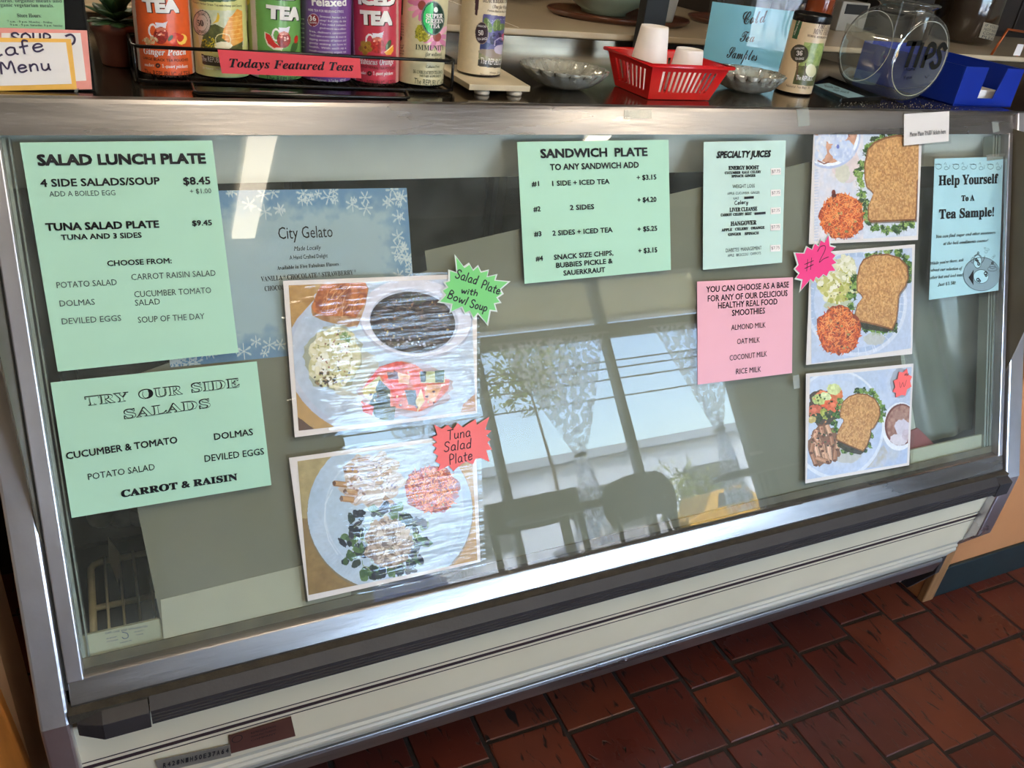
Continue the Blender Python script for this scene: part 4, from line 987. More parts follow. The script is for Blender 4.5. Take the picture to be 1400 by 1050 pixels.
mb = MB(); V = [q.pt(*p, .0010) for p in loop(436, 862, 37, 33, 26)[:-1]]; mb.add(V, [tuple(range(len(V)))]); V = [q.pt(*p, .0010) for p in loop(418, 788, 19, 31, 20)[:-1]]; mb.add(V, [tuple(range(len(V)))]); part('drawn_plate', mb, bluepaper, t)
mb = MB(); mb.add([q.pt(*q.hit(hc(x, y)), .0012) for x, y in ((374, 868), (398, 828), (398, 905))], [(0, 1, 2)]); part('drawn_napkin', mb, ink_m, t)

# white ticket card on the top rail
t, q, c = sign('white_card', 'small white laminated ticket card across the top rail at the right', [(1236, 156), (1298, 152), (1297, 193), (1236, 199)], whitepaper, off=.0065, cat='card')
mb = MB(); slab(mb, q, [q.hit(p) for p in [(1234, 152), (1300, 148), (1300, 196), (1233, 201)]], .0010, .0008, 4, 4); part('laminate', mb, lam_m, t)
mb = MB(); T(mb, q, 'Please Place "PAID" tickets here.', (1243, 187), (1293, 182.5), 6, 'serif', 0, off=.0013); part('lettering', mb, ink_m, t)
for nm, px4 in (('tape_piece', [(1352, 167), (1361, 166), (1363, 180), (1354, 182)]), ('tape_piece', [(851, 151), (888, 151), (888, 163), (851, 163)]), ('tape_piece', [(1086, 150), (1102, 148), (1104, 172), (1088, 174)]), ('tape_piece', [(1083, 514), (1092, 512), (1093, 530), (1085, 532)])):
    t = thing(nm, {1352: 'scrap of clear tape near the right end of the top rail', 851: 'square of matt tape on the top rail below the red basket', 1086: 'strip of clear tape on the top rail left of the sandwich photograph', 1083: 'scrap of clear tape on the glass below the pink sign'}[px4[0][0]], 'tape', GP.pt(*GP.hit(px4[0])))
    mb = MB(); slab(mb, GP, [GP.hit(p) for p in px4], .0060 if px4[0][1] < 200 else .001, .0003, 2, 2); part('tape', mb, tape_m, t)

# ------------------------------------------------------------------ plate photographs
ink_gloss = print_mat('photo_print', .45)
def poster(label, px4, lam4, org, base, lam, border=.0065, res=.00085):
    q, c = gsheet(px4, .0012, None); ctr = q.pt(*(sum(c) / 4)); t = thing('plate_photograph', label, 'photograph', ctr)
    mb = MB(); slab(mb, q, c, 0, .0005, 4, 4); part('paper', mb, whitepaper, t)
    w = (c[1][0] + c[2][0]) / 2; l = (c[0][0] + c[3][0]) / 2; b_ = (c[2][1] + c[3][1]) / 2
    ik = INK(q, l + border, w - border, b_ + border, (c[0][1] + c[1][1]) / 2 - border, res, base); ik.o = org
    mb = MB(); slab(mb, q, [q.hit(p) for p in lam4], .0016, .0008, 12, 12); part('laminate', mb, lam, t)
    return t, q, ik
G_ = [(84, 128, 50), (118, 158, 66), (52, 92, 40), (146, 176, 90), (36, 66, 32)]
def lettuce(ik, pts, r0=9, dens=60):
    for x, y in pts:
        for _ in range(dens // 10):
            a, b_ = x + random.uniform(-14, 14), y + random.uniform(-14, 14); q = r0 * random.uniform(.5, 1.2)
            ik.ell(a, b_, q, q * .6, random.choice(G_), random.uniform(0, 180), .95, .4, n=16)
        ik.shreds(x, y, 18, 18, dens // 6, 16, 2, [(176, 200, 120), (60, 100, 44), (28, 54, 26)])
def bread(ik, out, crust=(150, 94, 50), crumb=(224, 174, 112), dark=(184, 130, 76)):
    cx = sum(p[0] for p in out) / len(out); cy = sum(p[1] for p in out) / len(out)
    ik.poly([(x + 3, y + 6) for x, y in out], (60, 40, 24), .5); ik.poly(out, crust, 1, ((126, 76, 40), 4, 2))
    inn = [(cx + (x - cx) * .955, cy + (y - cy) * .955) for x, y in out]; ik.poly(inn, crumb, 1, (dark, 4.2, 2.6))
    xs = [p[0] for p in inn]; ys = [p[1] for p in inn]; rx, ry = (max(xs) - min(xs)) / 2.6, (max(ys) - min(ys)) / 2.35
    ik.shreds(cx, cy, rx, ry, 320, 8, 1.8, [(134, 86, 48), (236, 194, 138), (150, 98, 56), (242, 206, 152)], 60, 60, .8)
CAR = [(226, 98, 34), (236, 122, 48), (206, 78, 28), (242, 146, 74), (184, 62, 24), (240, 134, 60)]
def carrots(ik, cx, cy, rx, ry, n=420, ln=34, w=4):
    ik.ell(cx, cy, rx, ry, (150, 58, 26), 0, .95, .1); ik.shreds(cx, cy, rx * .96, ry * .96, n, ln, w, CAR); ik.bits(cx, cy, rx * .8, ry * .8, 16, 7, [(110, 44, 30), (140, 132, 70), (70, 40, 30), (166, 160, 92)])
    ik.shreds(cx, cy - ry * .2, rx * .8, ry * .7, n // 4, ln * .8, w * .7, [(250, 170, 100), (246, 152, 80)])

# top right: sandwich, iced tea and carrot salad
t, q, ik = poster('laminated photograph of a sandwich with carrot salad and iced tea, topmost of three', [(1113, 169), (1261, 172), (1255, 328), (1106, 334)], [(1111, 166), (1264, 169), (1258, 332), (1103, 338)], (1080, 150, 3.0), (214, 220, 232), lam_m)
ik.poly([(90, 60), (300, 60), (300, 560), (70, 560)], (214, 218, 232), 1, ((232, 224, 226), 20, 2)); ik.ell(230, 230, 60, 70, (226, 196, 190), 0, .5, .1); ik.ell(215, 260, 30, 40, (206, 214, 178), 0, .5, .1)
for k in range(26): ik.line([(86 + 2 * math.sin(k), 250 + k * 12), (116, 246 + k * 12)], 4, (190, 200, 222), .7)
ik.ell(160, 110, 128, 132, (184, 196, 226), 20, 1); ik.ell(160, 106, 122, 126, (244, 247, 253), 20); ik.ell(160, 100, 112, 118, (196, 142, 116), 20, 1, .02, ((222, 170, 140), 8, 2))
ik.ell(182, 96, 56, 46, (196, 206, 230), 20, 1, .08, ((222, 226, 238), 7, 2)); ik.ell(214, 168, 50, 46, (182, 198, 230), 0, 1, .1, ((214, 222, 238), 7, 2)); ik.ell(116, 160, 34, 58, (196, 208, 232), 0, 1, .1, ((228, 228, 234), 7, 2)); ik.ell(130, 84, 22, 26, (214, 214, 230), 0, .9, .1)
ik.line([(204, 62), (236, 92), (242, 112)], 5, (134, 56, 50)); ik.line([(112, 208), (140, 222), (160, 214)], 5, (140, 76, 66)); ik.ell(196, 152, 6, 9, (96, 110, 190)); ik.bits(165, 120, 80, 70, 16, 6, [(232, 236, 246), (240, 226, 220)])
lettuce(ik, [(350, 130), (380, 112), (415, 98), (440, 92), (330, 150), (318, 180), (300, 230), (282, 262), (285, 300), (292, 340), (300, 380), (306, 420), (322, 452), (350, 480), (390, 492), (430, 488), (465, 476), (490, 462), (340, 420), (330, 390)], 14, 90)
bread(ik, [(318, 160), (345, 132), (390, 112), (440, 102), (490, 108), (530, 128), (545, 170), (543, 240), (532, 280), (524, 292), (522, 350), (518, 430), (516, 455), (440, 458), (330, 462), (318, 452), (318, 400), (330, 372), (340, 345), (330, 332), (312, 318), (304, 280), (304, 220)])
carrots(ik, 212, 438, 92, 92); ik.ell(178, 340, 8, 12, (120, 44, 30)); ik.ell(180, 352, 11, 8, (96, 36, 28))
ik.grade(.05); ik.build('picture', ink_gloss, t, .0005)

# middle right: sandwich with potato salad and carrots
t, q, ik = poster('laminated photograph of a sandwich with potato salad and carrots, middle of three', [(1108, 346), (1251, 334), (1247, 484), (1102, 499)], [(1105, 343), (1256, 331), (1251, 489), (1098, 503)], (1080, 150, 3.0), (194, 206, 228), lam_m)
ik.poly([(70, 560), (520, 540), (520, 700), (70, 700)], (206, 212, 226), .6, ((184, 200, 228), 20, 2)); ik.ell(270, 790, 210, 222, (216, 222, 236)); ik.ell(270, 790, 196, 206, (176, 194, 222)); ik.ell(275, 790, 178, 186, (198, 210, 232))
for k in range(40): a = k * .16 + 1.2; ik.line([(270 + 180 * math.cos(a), 790 + 188 * math.sin(a)), (270 + 208 * math.cos(a), 790 + 218 * math.sin(a))], 3, (228, 232, 242), .8)
ik.ell(200, 800, 60, 30, (190, 196, 150), 0, .7, .1); ik.ell(195, 700, 84, 92, (196, 190, 110), -50, 1, .1, ((226, 220, 168), 7, 2)); ik.bits(190, 710, 74, 84, 130, 14, [(236, 232, 204), (206, 200, 120), (174, 176, 80), (228, 222, 170), (244, 240, 222), (190, 186, 96)]); ik.bits(225, 650, 40, 50, 60, 16, [(238, 234, 214), (228, 224, 186), (208, 206, 160)])
ik.bits(190, 710, 70, 80, 24, 4, [(96, 108, 50), (132, 140, 66), (120, 60, 60)])
lettuce(ik, [(330, 600), (360, 590), (400, 584), (440, 590), (465, 610), (484, 640), (490, 670), (480, 700), (265, 690), (262, 730), (258, 770), (256, 810), (264, 850), (290, 876), (320, 892), (350, 902), (390, 904), (420, 896), (300, 890)], 13, 80)
ik.poly([(270, 868), (420, 900), (400, 912), (300, 900)], (44, 40, 34), .8)
bread(ik, [(284, 640), (300, 612), (340, 594), (400, 590), (450, 606), (482, 640), (486, 690), (474, 724), (452, 752), (446, 768), (442, 820), (436, 868), (420, 904), (350, 884), (268, 866), (264, 840), (274, 800), (296, 772), (290, 758), (272, 742), (272, 690)])
carrots(ik, 200, 905, 90, 100, 420, 30, 4); ik.ell(345, 940, 44, 26, (196, 196, 188), 0, .8, .1)
ik.grade(.05); ik.build('picture', ink_gloss, t, .0005)

# bottom right: sandwich with tomatoes, penne and iced tea
t, q, ik = poster('laminated photograph of a sandwich with penne, tomatoes and iced tea, lowest of three', [(1102, 511), (1249, 497), (1243, 636), (1101, 661)], [(1100, 507), (1252, 490), (1247, 640), (1099, 663)], (1080, 480, 4.375), (190, 204, 226), lam_m)
ik.poly([(100, 100), (740, 80), (720, 400), (560, 520), (520, 100)], (186, 202, 228), .7, ((210, 216, 228), 25, 2)); ik.poly([(430, 520), (720, 470), (710, 690), (300, 740)], (206, 206, 206), .7, ((180, 196, 224), 25, 2)); ik.poly([(440, 700), (520, 600), (560, 560), (590, 620), (560, 690)], (196, 178, 140), .6, ((196, 200, 214), 12, 2))
ik.ell(280, 440, 285, 330, (226, 232, 242), 0); ik.ell(282, 436, 268, 312, (184, 202, 228), 0, 1, 0, ((206, 216, 234), 30, 2)); ik.ell(300, 430, 215, 255, (204, 214, 230), 0, .7)
ik.ell(340, 610, 90, 60, (196, 188, 170), 0, .6, .1); ik.ell(660, 190, 60, 90, (120, 118, 124), 0, .35, .05)
ik.ell(655, 450, 105, 145, (238, 240, 246), 6); ik.ell(662, 440, 96, 126, (120, 70, 60), 6); ik.ell(664, 440, 86, 116, (190, 150, 130), 6, 1, 0, ((150, 104, 92), 8, 2)); ik.ell(672, 455, 46, 50, (214, 206, 216), -30, 1, .08); ik.ell(648, 530, 50, 34, (222, 214, 220), 10, 1, .08); ik.ell(650, 385, 40, 26, (170, 130, 116), 10, .8, .1); ik.ell(694, 500, 26, 34, (206, 190, 200), 10, .9, .1)
ik.ell(200, 340, 100, 110, (70, 56, 40), 0, .9, .15)
for x, y, rx, ry, cc in ((150, 360, 44, 40, (196, 96, 66)), (222, 300, 48, 40, (222, 92, 50)), (190, 270, 40, 34, (226, 120, 70)), (262, 330, 44, 42, (218, 104, 64)), (282, 262, 34, 40, (214, 120, 70)), (262, 228, 42, 34, (196, 206, 140)), (170, 290, 40, 30, (176, 190, 110)), (214, 270, 34, 22, (206, 216, 160)), (206, 376, 24, 36, (150, 160, 60)), (160, 400, 34, 30, (44, 60, 30)), (240, 380, 36, 24, (52, 66, 36)), (130, 410, 26, 20, (190, 170, 100))):
    ik.ell(x, y, rx, ry, cc, random.uniform(-30, 30), 1, .12, (tuple(min(255, c_ + 26) for c_ in cc), 6, 2)); ik.ell(x - 6, y - 8, rx * .35, ry * .3, tuple(min(255, c_ + 50) for c_ in cc), 0, .6)
ik.bits(200, 340, 90, 96, 20, 8, [(40, 56, 26), (90, 110, 50), (230, 150, 96)])
ik.ell(205, 560, 95, 120, (130, 84, 56), 0, .9, .15)
PEN = [(206, 158, 124), (190, 138, 104), (222, 178, 146), (170, 118, 86), (214, 166, 130)]
for x, y, a_, l_ in ((160, 600, 75, 110), (200, 600, 80, 100), (235, 610, 85, 96), (270, 610, 95, 90), (140, 640, 70, 90), (180, 560, 70, 80), (150, 500, 110, 60), (190, 480, 80, 60), (230, 470, 70, 60), (165, 540, 60, 70), (220, 640, 75, 60), (285, 560, 95, 60), (250, 540, 80, 60), (190, 650, 20, 70), (130, 580, 100, 60)):
    c_ = random.choice(PEN); r_ = math.radians(a_); dx, dy = math.cos(r_) * l_ / 2, math.sin(r_) * l_ / 2
    ik.line([(x - dx, y - dy), (x + dx, y + dy)], 30, tuple(int(k_ * .62) for k_ in c_)); ik.line([(x - dx, y - dy), (x + dx, y + dy)], 24, c_); ik.line([(x - dx - 3, y - dy), (x + dx - 3, y + dy)], 7, tuple(min(255, k_ + 26) for k_ in c_)); ik.ell(x + dx, y + dy, 11, 8, (110, 70, 50))
ik.bits(200, 520, 80, 60, 26, 8, [(60, 60, 50), (150, 84, 70), (232, 200, 176), (80, 90, 60)])
lettuce(ik, [(300, 300), (290, 340), (276, 380), (266, 430), (270, 470), (400, 240), (440, 234), (480, 240), (510, 260), (530, 300), (550, 340), (556, 380), (540, 410), (480, 500), (466, 560), (440, 590), (300, 560), (330, 590), (370, 600)], 15, 80)
ik.poly([(280, 530), (440, 606), (420, 620), (330, 600), (290, 570)], (50, 44, 34), .8)
bread(ik, [(306, 330), (316, 300), (350, 270), (400, 252), (460, 256), (510, 284), (536, 330), (540, 380), (524, 420), (500, 460), (484, 470), (480, 510), (460, 570), (436, 602), (350, 566), (272, 530), (274, 510), (290, 470), (318, 420), (316, 404), (298, 396), (298, 360)])
ik.grade(.05); ik.build('picture', ink_gloss, t, .0005)

# left upper: potato salad, bread, black bean soup
t, q, ik = poster('laminated photograph of a bowl of dark bean soup with salads and bread', [(387, 384), (652, 374), (652, 565), (403, 598)], [(381, 378), (655, 371), (656, 572), (396, 604)], (370, 360, 4.0385), (186, 148, 88), lam_wavy)
P1_ = [(205, 200, 214), (182, 190, 212)]
ik.ell(680, 500, 600, 480, (200, 202, 214), 0, 1, 0, ((184, 192, 212), 40, 2)); ik.poly([(120, 320), (90, 560), (150, 830), (60, 900), (60, 300)], (186, 148, 88), 1, ((168, 128, 70), 14, 2))
ik.ell(640, 520, 530, 430, (196, 204, 218), 8, 1, 0, ((178, 194, 214), 40, 2)); ik.poly([(1060, 780), (1150, 700), (1150, 860), (1040, 860)], (190, 140, 90)); ik.poly([(140, 840), (260, 930), (140, 960)], (96, 66, 44)); ik.poly([(90, 100), (240, 100), (240, 200), (150, 300), (90, 400)], (190, 148, 84), 1, ((172, 128, 66), 14, 2))
ik.ell(450, 600, 160, 140, (196, 186, 150), 10, .55, .1)
ik.ell(800, 310, 312, 222, (176, 178, 196), 6); ik.ell(800, 300, 308, 214, (218, 216, 228), 6); ik.ell(790, 322, 246, 180, (186, 188, 204), 6); ik.ell(784, 326, 236, 168, (70, 50, 38), 6, 1, 0, ((44, 32, 26), 7, 3))
ik.shreds(784, 330, 210, 140, 220, 44, 5, [(86, 62, 48), (52, 38, 32), (104, 80, 60), (38, 28, 26), (120, 100, 86)], 8, 16, .7); ik.bits(784, 320, 210, 140, 70, 7, [(140, 106, 60), (118, 76, 44), (50, 36, 26), (170, 140, 80)]); ik.bits(790, 200, 80, 30, 40, 12, [(60, 60, 36), (84, 80, 50), (46, 44, 30)]); ik.bits(760, 440, 160, 22, 26, 8, [(180, 176, 186), (120, 110, 110)])
brd = [(240, 200), (275, 110), (520, 100), (540, 140), (524, 230), (500, 300), (480, 350), (420, 350), (300, 320), (230, 290), (222, 240)]
ik.poly(brd, (150, 104, 64), 1, ((190, 150, 104), 8, 2)); ik.poly([(228, 240), (262, 150), (290, 108), (520, 104), (536, 140), (522, 220), (470, 300), (420, 290), (300, 292), (240, 270)], (202, 118, 54), 1, ((150, 78, 36), 9, 3)); ik.shreds(390, 200, 110, 80, 80, 50, 4, [(222, 150, 84), (120, 62, 34), (236, 176, 112)], -60, 20, .7)
ik.ell(345, 520, 160, 180, (150, 146, 100), 20, .6, .1); ik.ell(350, 520, 142, 170, (222, 216, 186), 10, 1, .1, ((196, 190, 140), 9, 3)); ik.bits(350, 520, 125, 160, 190, 22, [(238, 236, 222), (226, 220, 190), (206, 200, 150), (244, 242, 236), (190, 182, 128), (214, 208, 170)], .15)
ik.bits(350, 520, 120, 150, 44, 6, [(120, 60, 50), (96, 108, 60), (150, 90, 70), (80, 70, 50)]); ik.bits(410, 410, 30, 26, 34, 9, [(110, 140, 80), (150, 170, 110)]); ik.bits(300, 640, 60, 40, 30, 10, [(110, 96, 60), (150, 120, 80), (60, 52, 40)])
ik.ell(740, 700, 260, 150, (176, 120, 100), -6, .5, .1)
for pts, cc in (([(500, 700), (600, 580), (720, 540), (800, 560), (900, 640), (990, 640), (980, 700), (900, 780), (820, 820), (700, 800), (560, 760)], (212, 98, 62)), ([(520, 670), (600, 570), (700, 540), (760, 560), (700, 590), (600, 600), (540, 680)], (208, 56, 40)), ([(620, 620), (700, 600), (760, 680), (740, 700), (700, 780), (660, 700)], (222, 66, 46)), ([(740, 580), (840, 600), (850, 760), (800, 700)], (224, 80, 50)), ([(500, 700), (600, 620), (620, 660), (560, 760), (520, 740)], (190, 180, 110)), ([(560, 740), (600, 640), (660, 700), (660, 860), (580, 850), (540, 780)], (40, 54, 34)),
                ([(740, 700), (800, 700), (812, 790), (760, 780)], (52, 60, 50)), ([(820, 600), (960, 592), (960, 660), (830, 660)], (170, 172, 100)), ([(824, 598), (858, 596), (856, 654), (828, 656)], (40, 44, 40)), ([(905, 592), (958, 590), (956, 656), (908, 658)], (54, 76, 50)), ([(860, 670), (950, 670), (900, 770), (850, 740)], (214, 150, 90)), ([(700, 600), (770, 620), (760, 668), (706, 660)], (230, 170, 110)), ([(830, 690), (850, 760), (810, 820), (800, 760)], (222, 200, 130)), ([(500, 760), (570, 790), (560, 840), (510, 820)], (206, 70, 66)), ([(590, 800), (690, 790), (680, 870), (600, 860)], (66, 70, 40)), ([(640, 600), (700, 600), (706, 640), (650, 640)], (88, 40, 34))):
    ik.poly(pts, cc, .96, (tuple(min(255, c_ + 30) for c_ in cc), 7, 2))
ik.bits(740, 700, 230, 120, 30, 8, [(240, 150, 120), (90, 36, 28), (230, 216, 170)])
ik.grade(.05); ik.build('picture', ink_gloss, t, .0005)

# left lower: round plate with penne, carrots and tuna on greens
t, q, ik = poster('laminated photograph of a round blue-white plate with tuna on dark greens', [(395, 626), (650, 591), (657, 768), (421, 822)], [(390, 621), (655, 583), (664, 776), (414, 829)], (380, 570, 4.0385), (172, 144, 86), lam_wavy)
ik.poly([(60, 240), (400, 190), (400, 600), (60, 620)], (168, 150, 100), 1, ((184, 164, 112), 14, 2)); ik.poly([(60, 560), (500, 560), (560, 1020), (60, 1020)], (132, 104, 56), .9, ((150, 120, 66), 14, 2)); ik.poly([(900, 100), (1180, 100), (1140, 860), (900, 860)], (188, 150, 92))
ik.ell(618, 530, 460, 442, (120, 120, 110), -8, .5); ik.ell(618, 522, 456, 436, (188, 204, 220), -8, 1, 0, ((172, 192, 212), 50, 2)); ik.ell(640, 520, 386, 366, (214, 224, 234), -8, .5); ik.ell(642, 522, 378, 360, (184, 202, 218), -8)
for k in range(60): a = math.radians(20 + k * 2.6); ik.line([(620 + 392 * math.cos(a), 525 + 376 * math.sin(a)), (620 + 440 * math.cos(a), 525 + 420 * math.sin(a))], 3, (204, 216, 228), .45)
ik.line([(300, 400), (262, 480), (256, 580), (280, 680), (330, 760)], 7, (224, 232, 240), .6)
ik.ell(520, 350, 170, 150, (190, 160, 130), -20, .9, .15, ((214, 196, 180), 10, 2))
for _ in range(26):
    x, y = 510 + random.uniform(-140, 140), 345 + random.uniform(-120, 120); c_ = random.choice([(206, 186, 170), (190, 150, 112), (226, 210, 200), (174, 130, 90), (214, 200, 196)]); a = random.uniform(-.9, .7); dx, dy = 34 * math.cos(a), 34 * math.sin(a)
    ik.line([(x - dx, y - dy), (x + dx, y + dy)], 26, tuple(int(k_ * .7) for k_ in c_)); ik.line([(x - dx, y - dy), (x + dx, y + dy)], 19, c_)
for x, y in ((340, 366), (400, 290), (400, 410), (380, 450)): ik.line([(x - 34, y), (x + 40, y + 8)], 32, (164, 116, 66)); ik.line([(x - 30, y - 2), (x + 38, y + 6)], 20, (196, 150, 96)); ik.ell(x - 30, y, 10, 13, (110, 74, 44))
ik.bits(520, 350, 140, 110, 60, 8, [(150, 110, 90), (232, 222, 220), (120, 104, 130), (230, 214, 204)])
carrots(ik, 850, 400, 150, 130, 420, 40, 5.5)
for x, y in ((380, 680), (400, 790), (430, 560), (560, 520), (660, 520), (700, 570), (780, 600), (790, 690), (760, 790), (700, 830), (490, 870), (640, 840), (430, 640), (450, 740), (740, 740), (560, 850)):
    for _ in range(7): ik.ell(x + random.uniform(-36, 36), y + random.uniform(-30, 30), random.uniform(18, 36), random.uniform(12, 22), random.choice([(38, 52, 34), (66, 96, 46), (30, 36, 36), (48, 44, 56), (88, 118, 60), (28, 30, 40)]), random.uniform(0, 180), .95, .15, n=16)
ik.shreds(600, 690, 200, 170, 60, 60, 3, [(132, 160, 100), (96, 128, 70), (180, 196, 150)])
ik.ell(610, 700, 130, 130, (150, 126, 104), -20, .95, .12); ik.bits(610, 690, 125, 130, 210, 17, [(190, 168, 146), (166, 142, 120), (210, 192, 172), (140, 114, 94), (198, 178, 156), (120, 98, 80)], .25); ik.shreds(610, 700, 120, 120, 90, 26, 4, [(206, 188, 168), (120, 96, 78), (222, 206, 190)])
ik.grade(.05); ik.build('picture', ink_gloss, t, .0005)

# ------------------------------------------------------------------ handwritten starburst tags
def burst(label, pts, m, org, texts, off=.0042, rim=True, w=.0019):
    o = [(org[0] + x / org[2], org[1] + y / org[2]) for x, y in pts]; q, c = gsheet([o[0], (o[0][0] + 30, o[0][1]), o[1], o[2]], off)
    P = [q.hit(p) for p in o]; ct = sum(P) / len(P); t = thing('starburst_tag', label, 'tag', q.pt(*ct), 'starburst tags')
    if rim:
        mb = MB(); mb.prism([q.pt(*(ct + (p - ct) * 1.085), .0) for p in P], -q.n * .0006); part('laminate_rim', mb, mat('frosted_laminate', (206, 214, 208), .2, 0, .03, 20, .3, 200), t)
    mb = MB(); mb.prism([q.pt(*p, .0004) for p in P], -q.n * .0006); part('paper', mb, m, t)
    mb = MB()
    for s_, a_, b_, h_ in texts: HW(mb, q, s_, (org[0] + a_[0] / org[2], org[1] + a_[1] / org[2]), (org[0] + b_[0] / org[2], org[1] + b_[1] / org[2]), h_, w, .0008, .1)
    part('handwriting', mb, ink_m, t)
gb = mat('bright_green_card', (112, 200, 110), .45, 0, .02, 6); rb = mat('coral_red_card', (246, 104, 100), .5, 0, .02, 6); pk = mat('hot_pink_card', (232, 44, 122), .45, 0, .02, 6)
burst('green starburst tag handwritten salad plate with bowl soup', [(1132, 425), (1172, 478), (1196, 462), (1214, 492), (1236, 472), (1250, 500), (1284, 492), (1278, 522), (1322, 512), (1314, 538), (1380, 544), (1338, 580), (1350, 600), (1324, 618), (1340, 640), (1312, 646), (1322, 680), (1292, 676), (1280, 742), (1236, 690), (1216, 714), (1198, 680), (1176, 690), (1162, 660), (1110, 684), (1116, 648), (1056, 638), (1086, 606), (1070, 586), (1096, 570), (1082, 548), (1104, 540), (1104, 492), (1140, 504)], gb, (300, 230, 3.5),
      [('Salad', (1126, 522), (1228, 556), 12), ('Plate', (1250, 572), (1336, 604), 11), ('with', (1156, 596), (1232, 610), 8), ('Bowl', (1088, 618), (1178, 654), 11), ('Soup', (1196, 664), (1276, 684), 11)])
burst('coral red starburst tag handwritten tuna salad plate', [(862, 42), (906, 66), (936, 44), (966, 68), (992, 34), (1022, 58), (1092, 12), (1098, 44), (1166, 0), (1144, 70), (1178, 76), (1150, 104), (1174, 124), (1156, 140), (1182, 180), (1150, 184), (1168, 248), (1116, 226), (1090, 232), (1076, 262), (1040, 246), (1010, 262), (968, 300), (944, 268), (880, 300), (896, 262), (870, 246), (884, 214), (858, 198), (876, 172), (852, 156), (878, 140), (850, 112), (880, 100)], rb, (380, 570, 4.0385),
      [('Tuna', (936, 128), (1062, 106), 13), ('Salad', (916, 192), (1066, 170), 13), ('Plate', (946, 262), (1072, 236), 13)], rim=False, w=.0015)
burst('hot pink starburst tag marked number two', [(22, 588), (60, 590), (70, 564), (92, 576), (102, 550), (118, 562), (126, 536), (142, 546), (158, 516), (162, 560), (184, 566), (166, 584), (186, 598), (174, 612), (190, 628), (170, 636), (186, 660), (160, 662), (150, 682), (136, 674), (118, 692), (106, 684), (96, 706), (84, 694), (44, 740), (52, 696), (26, 690), (40, 670), (22, 652), (36, 636)], pk, (1080, 150, 3.0),
      [('#', (60, 664), (96, 650), 15), ('2', (116, 630), (156, 606), 19)], w=.0013)
burst('small coral starburst tag marked number three on the lowest photograph', [(700, 104), (706, 140), (730, 152), (718, 180), (726, 212), (700, 228), (690, 266), (668, 262), (632, 278), (634, 250), (614, 244), (630, 214), (620, 178), (644, 166), (652, 124), (676, 128)], rb, (1080, 480, 4.375),
      [('#', (680, 146), (706, 150), 4), ('w', (650, 222), (694, 212), 15)], rim=False, w=.0008)

# ================================================================== things standing on the worktop
TZ = 1.216
can_ink = print_mat('tin_label_print', .32, .25)
def tea_tin(x, y, z0, r, h, label, base, rimcol=None, name='tea_tin', group='round tea tins'):
    t = thing(name, label, 'tin', (x, y, z0), group); cy = CY(x, y, r)
    part('bottom_rim', MB().lathe((x, y, z0), [(r * .9, 0), (r * 1.0, .0012), (r * 1.012, .004)], 40, True), black_m, t)
    part('body', MB().lathe((x, y, z0), [(r * 1.0, .004), (r, h - .014)], 48), mat('tin_side_' + name + str(base), base, .35), t)
    part('lid', MB().lathe((x, y, z0), [(r * 1.0, h - .016), (r * 1.02, h - .014), (r * 1.02, h - .004), (r * .99, h), (r * .93, h - .001), (r * .9, h - .004)], 40, False, True), black_m, t)
    W_ = r * 1.75; ik = INK(cy, -W_, W_, z0 + .004, z0 + h - .016, .0008, base)
    return t, cy, ik
def finish(ik, t, k=.03):
    ik.grade(k); ik.build('label_print', can_ink, t, .0004)
def jug(ik, x, y, s, tea=(176, 52, 40)):
    """glass pitcher of iced tea; x, y its middle, s its size"""
    ik.ell(x - .62 * s, y - .18 * s, .34 * s, .52 * s, (236, 226, 224)); ik.ell(x - .60 * s, y - .16 * s, .22 * s, .38 * s, ik.base)
    ik.poly([(x - .42 * s, y - .78 * s), (x + .1 * s, y - .72 * s), (x + .5 * s, y - .86 * s), (x + .36 * s, y - .3 * s), (x - .3 * s, y - .3 * s)], (226, 220, 228)); ik.ell(x, y + .22 * s, .55 * s, .66 * s, tea, 0, 1, 0, (tuple(int(c * .72) for c in tea), 3, 2)); ik.ell(x, y - .28 * s, .4 * s, .12 * s, (206, 120, 96))
    ik.bits(x, y, .4 * s, .3 * s, 9, .11 * s, [(236, 150, 120), (222, 110, 84), (246, 200, 180)])
def rep(mb, cy, L, R, h=6.5): T(mb, cy, 'The REPUBLIC of TEA', L, R, h, 'sans', 0.0)
def ca(X, Y): return (140 + X / 5.385, Y / 5.385)
def cb(X, Y): return (380 + X / 5.385, Y / 5.385)
RR = .0364; TB = 1.2225; tins = [(.2425, .166), (.3165, .161), (.391, .156), (.4635, .151), (.538, .147), (.6095, .142)]
whiteink = mat('white_ink', (240, 234, 230), .5); blackish = mat('dark_brown_ink', (70, 34, 24), .5)

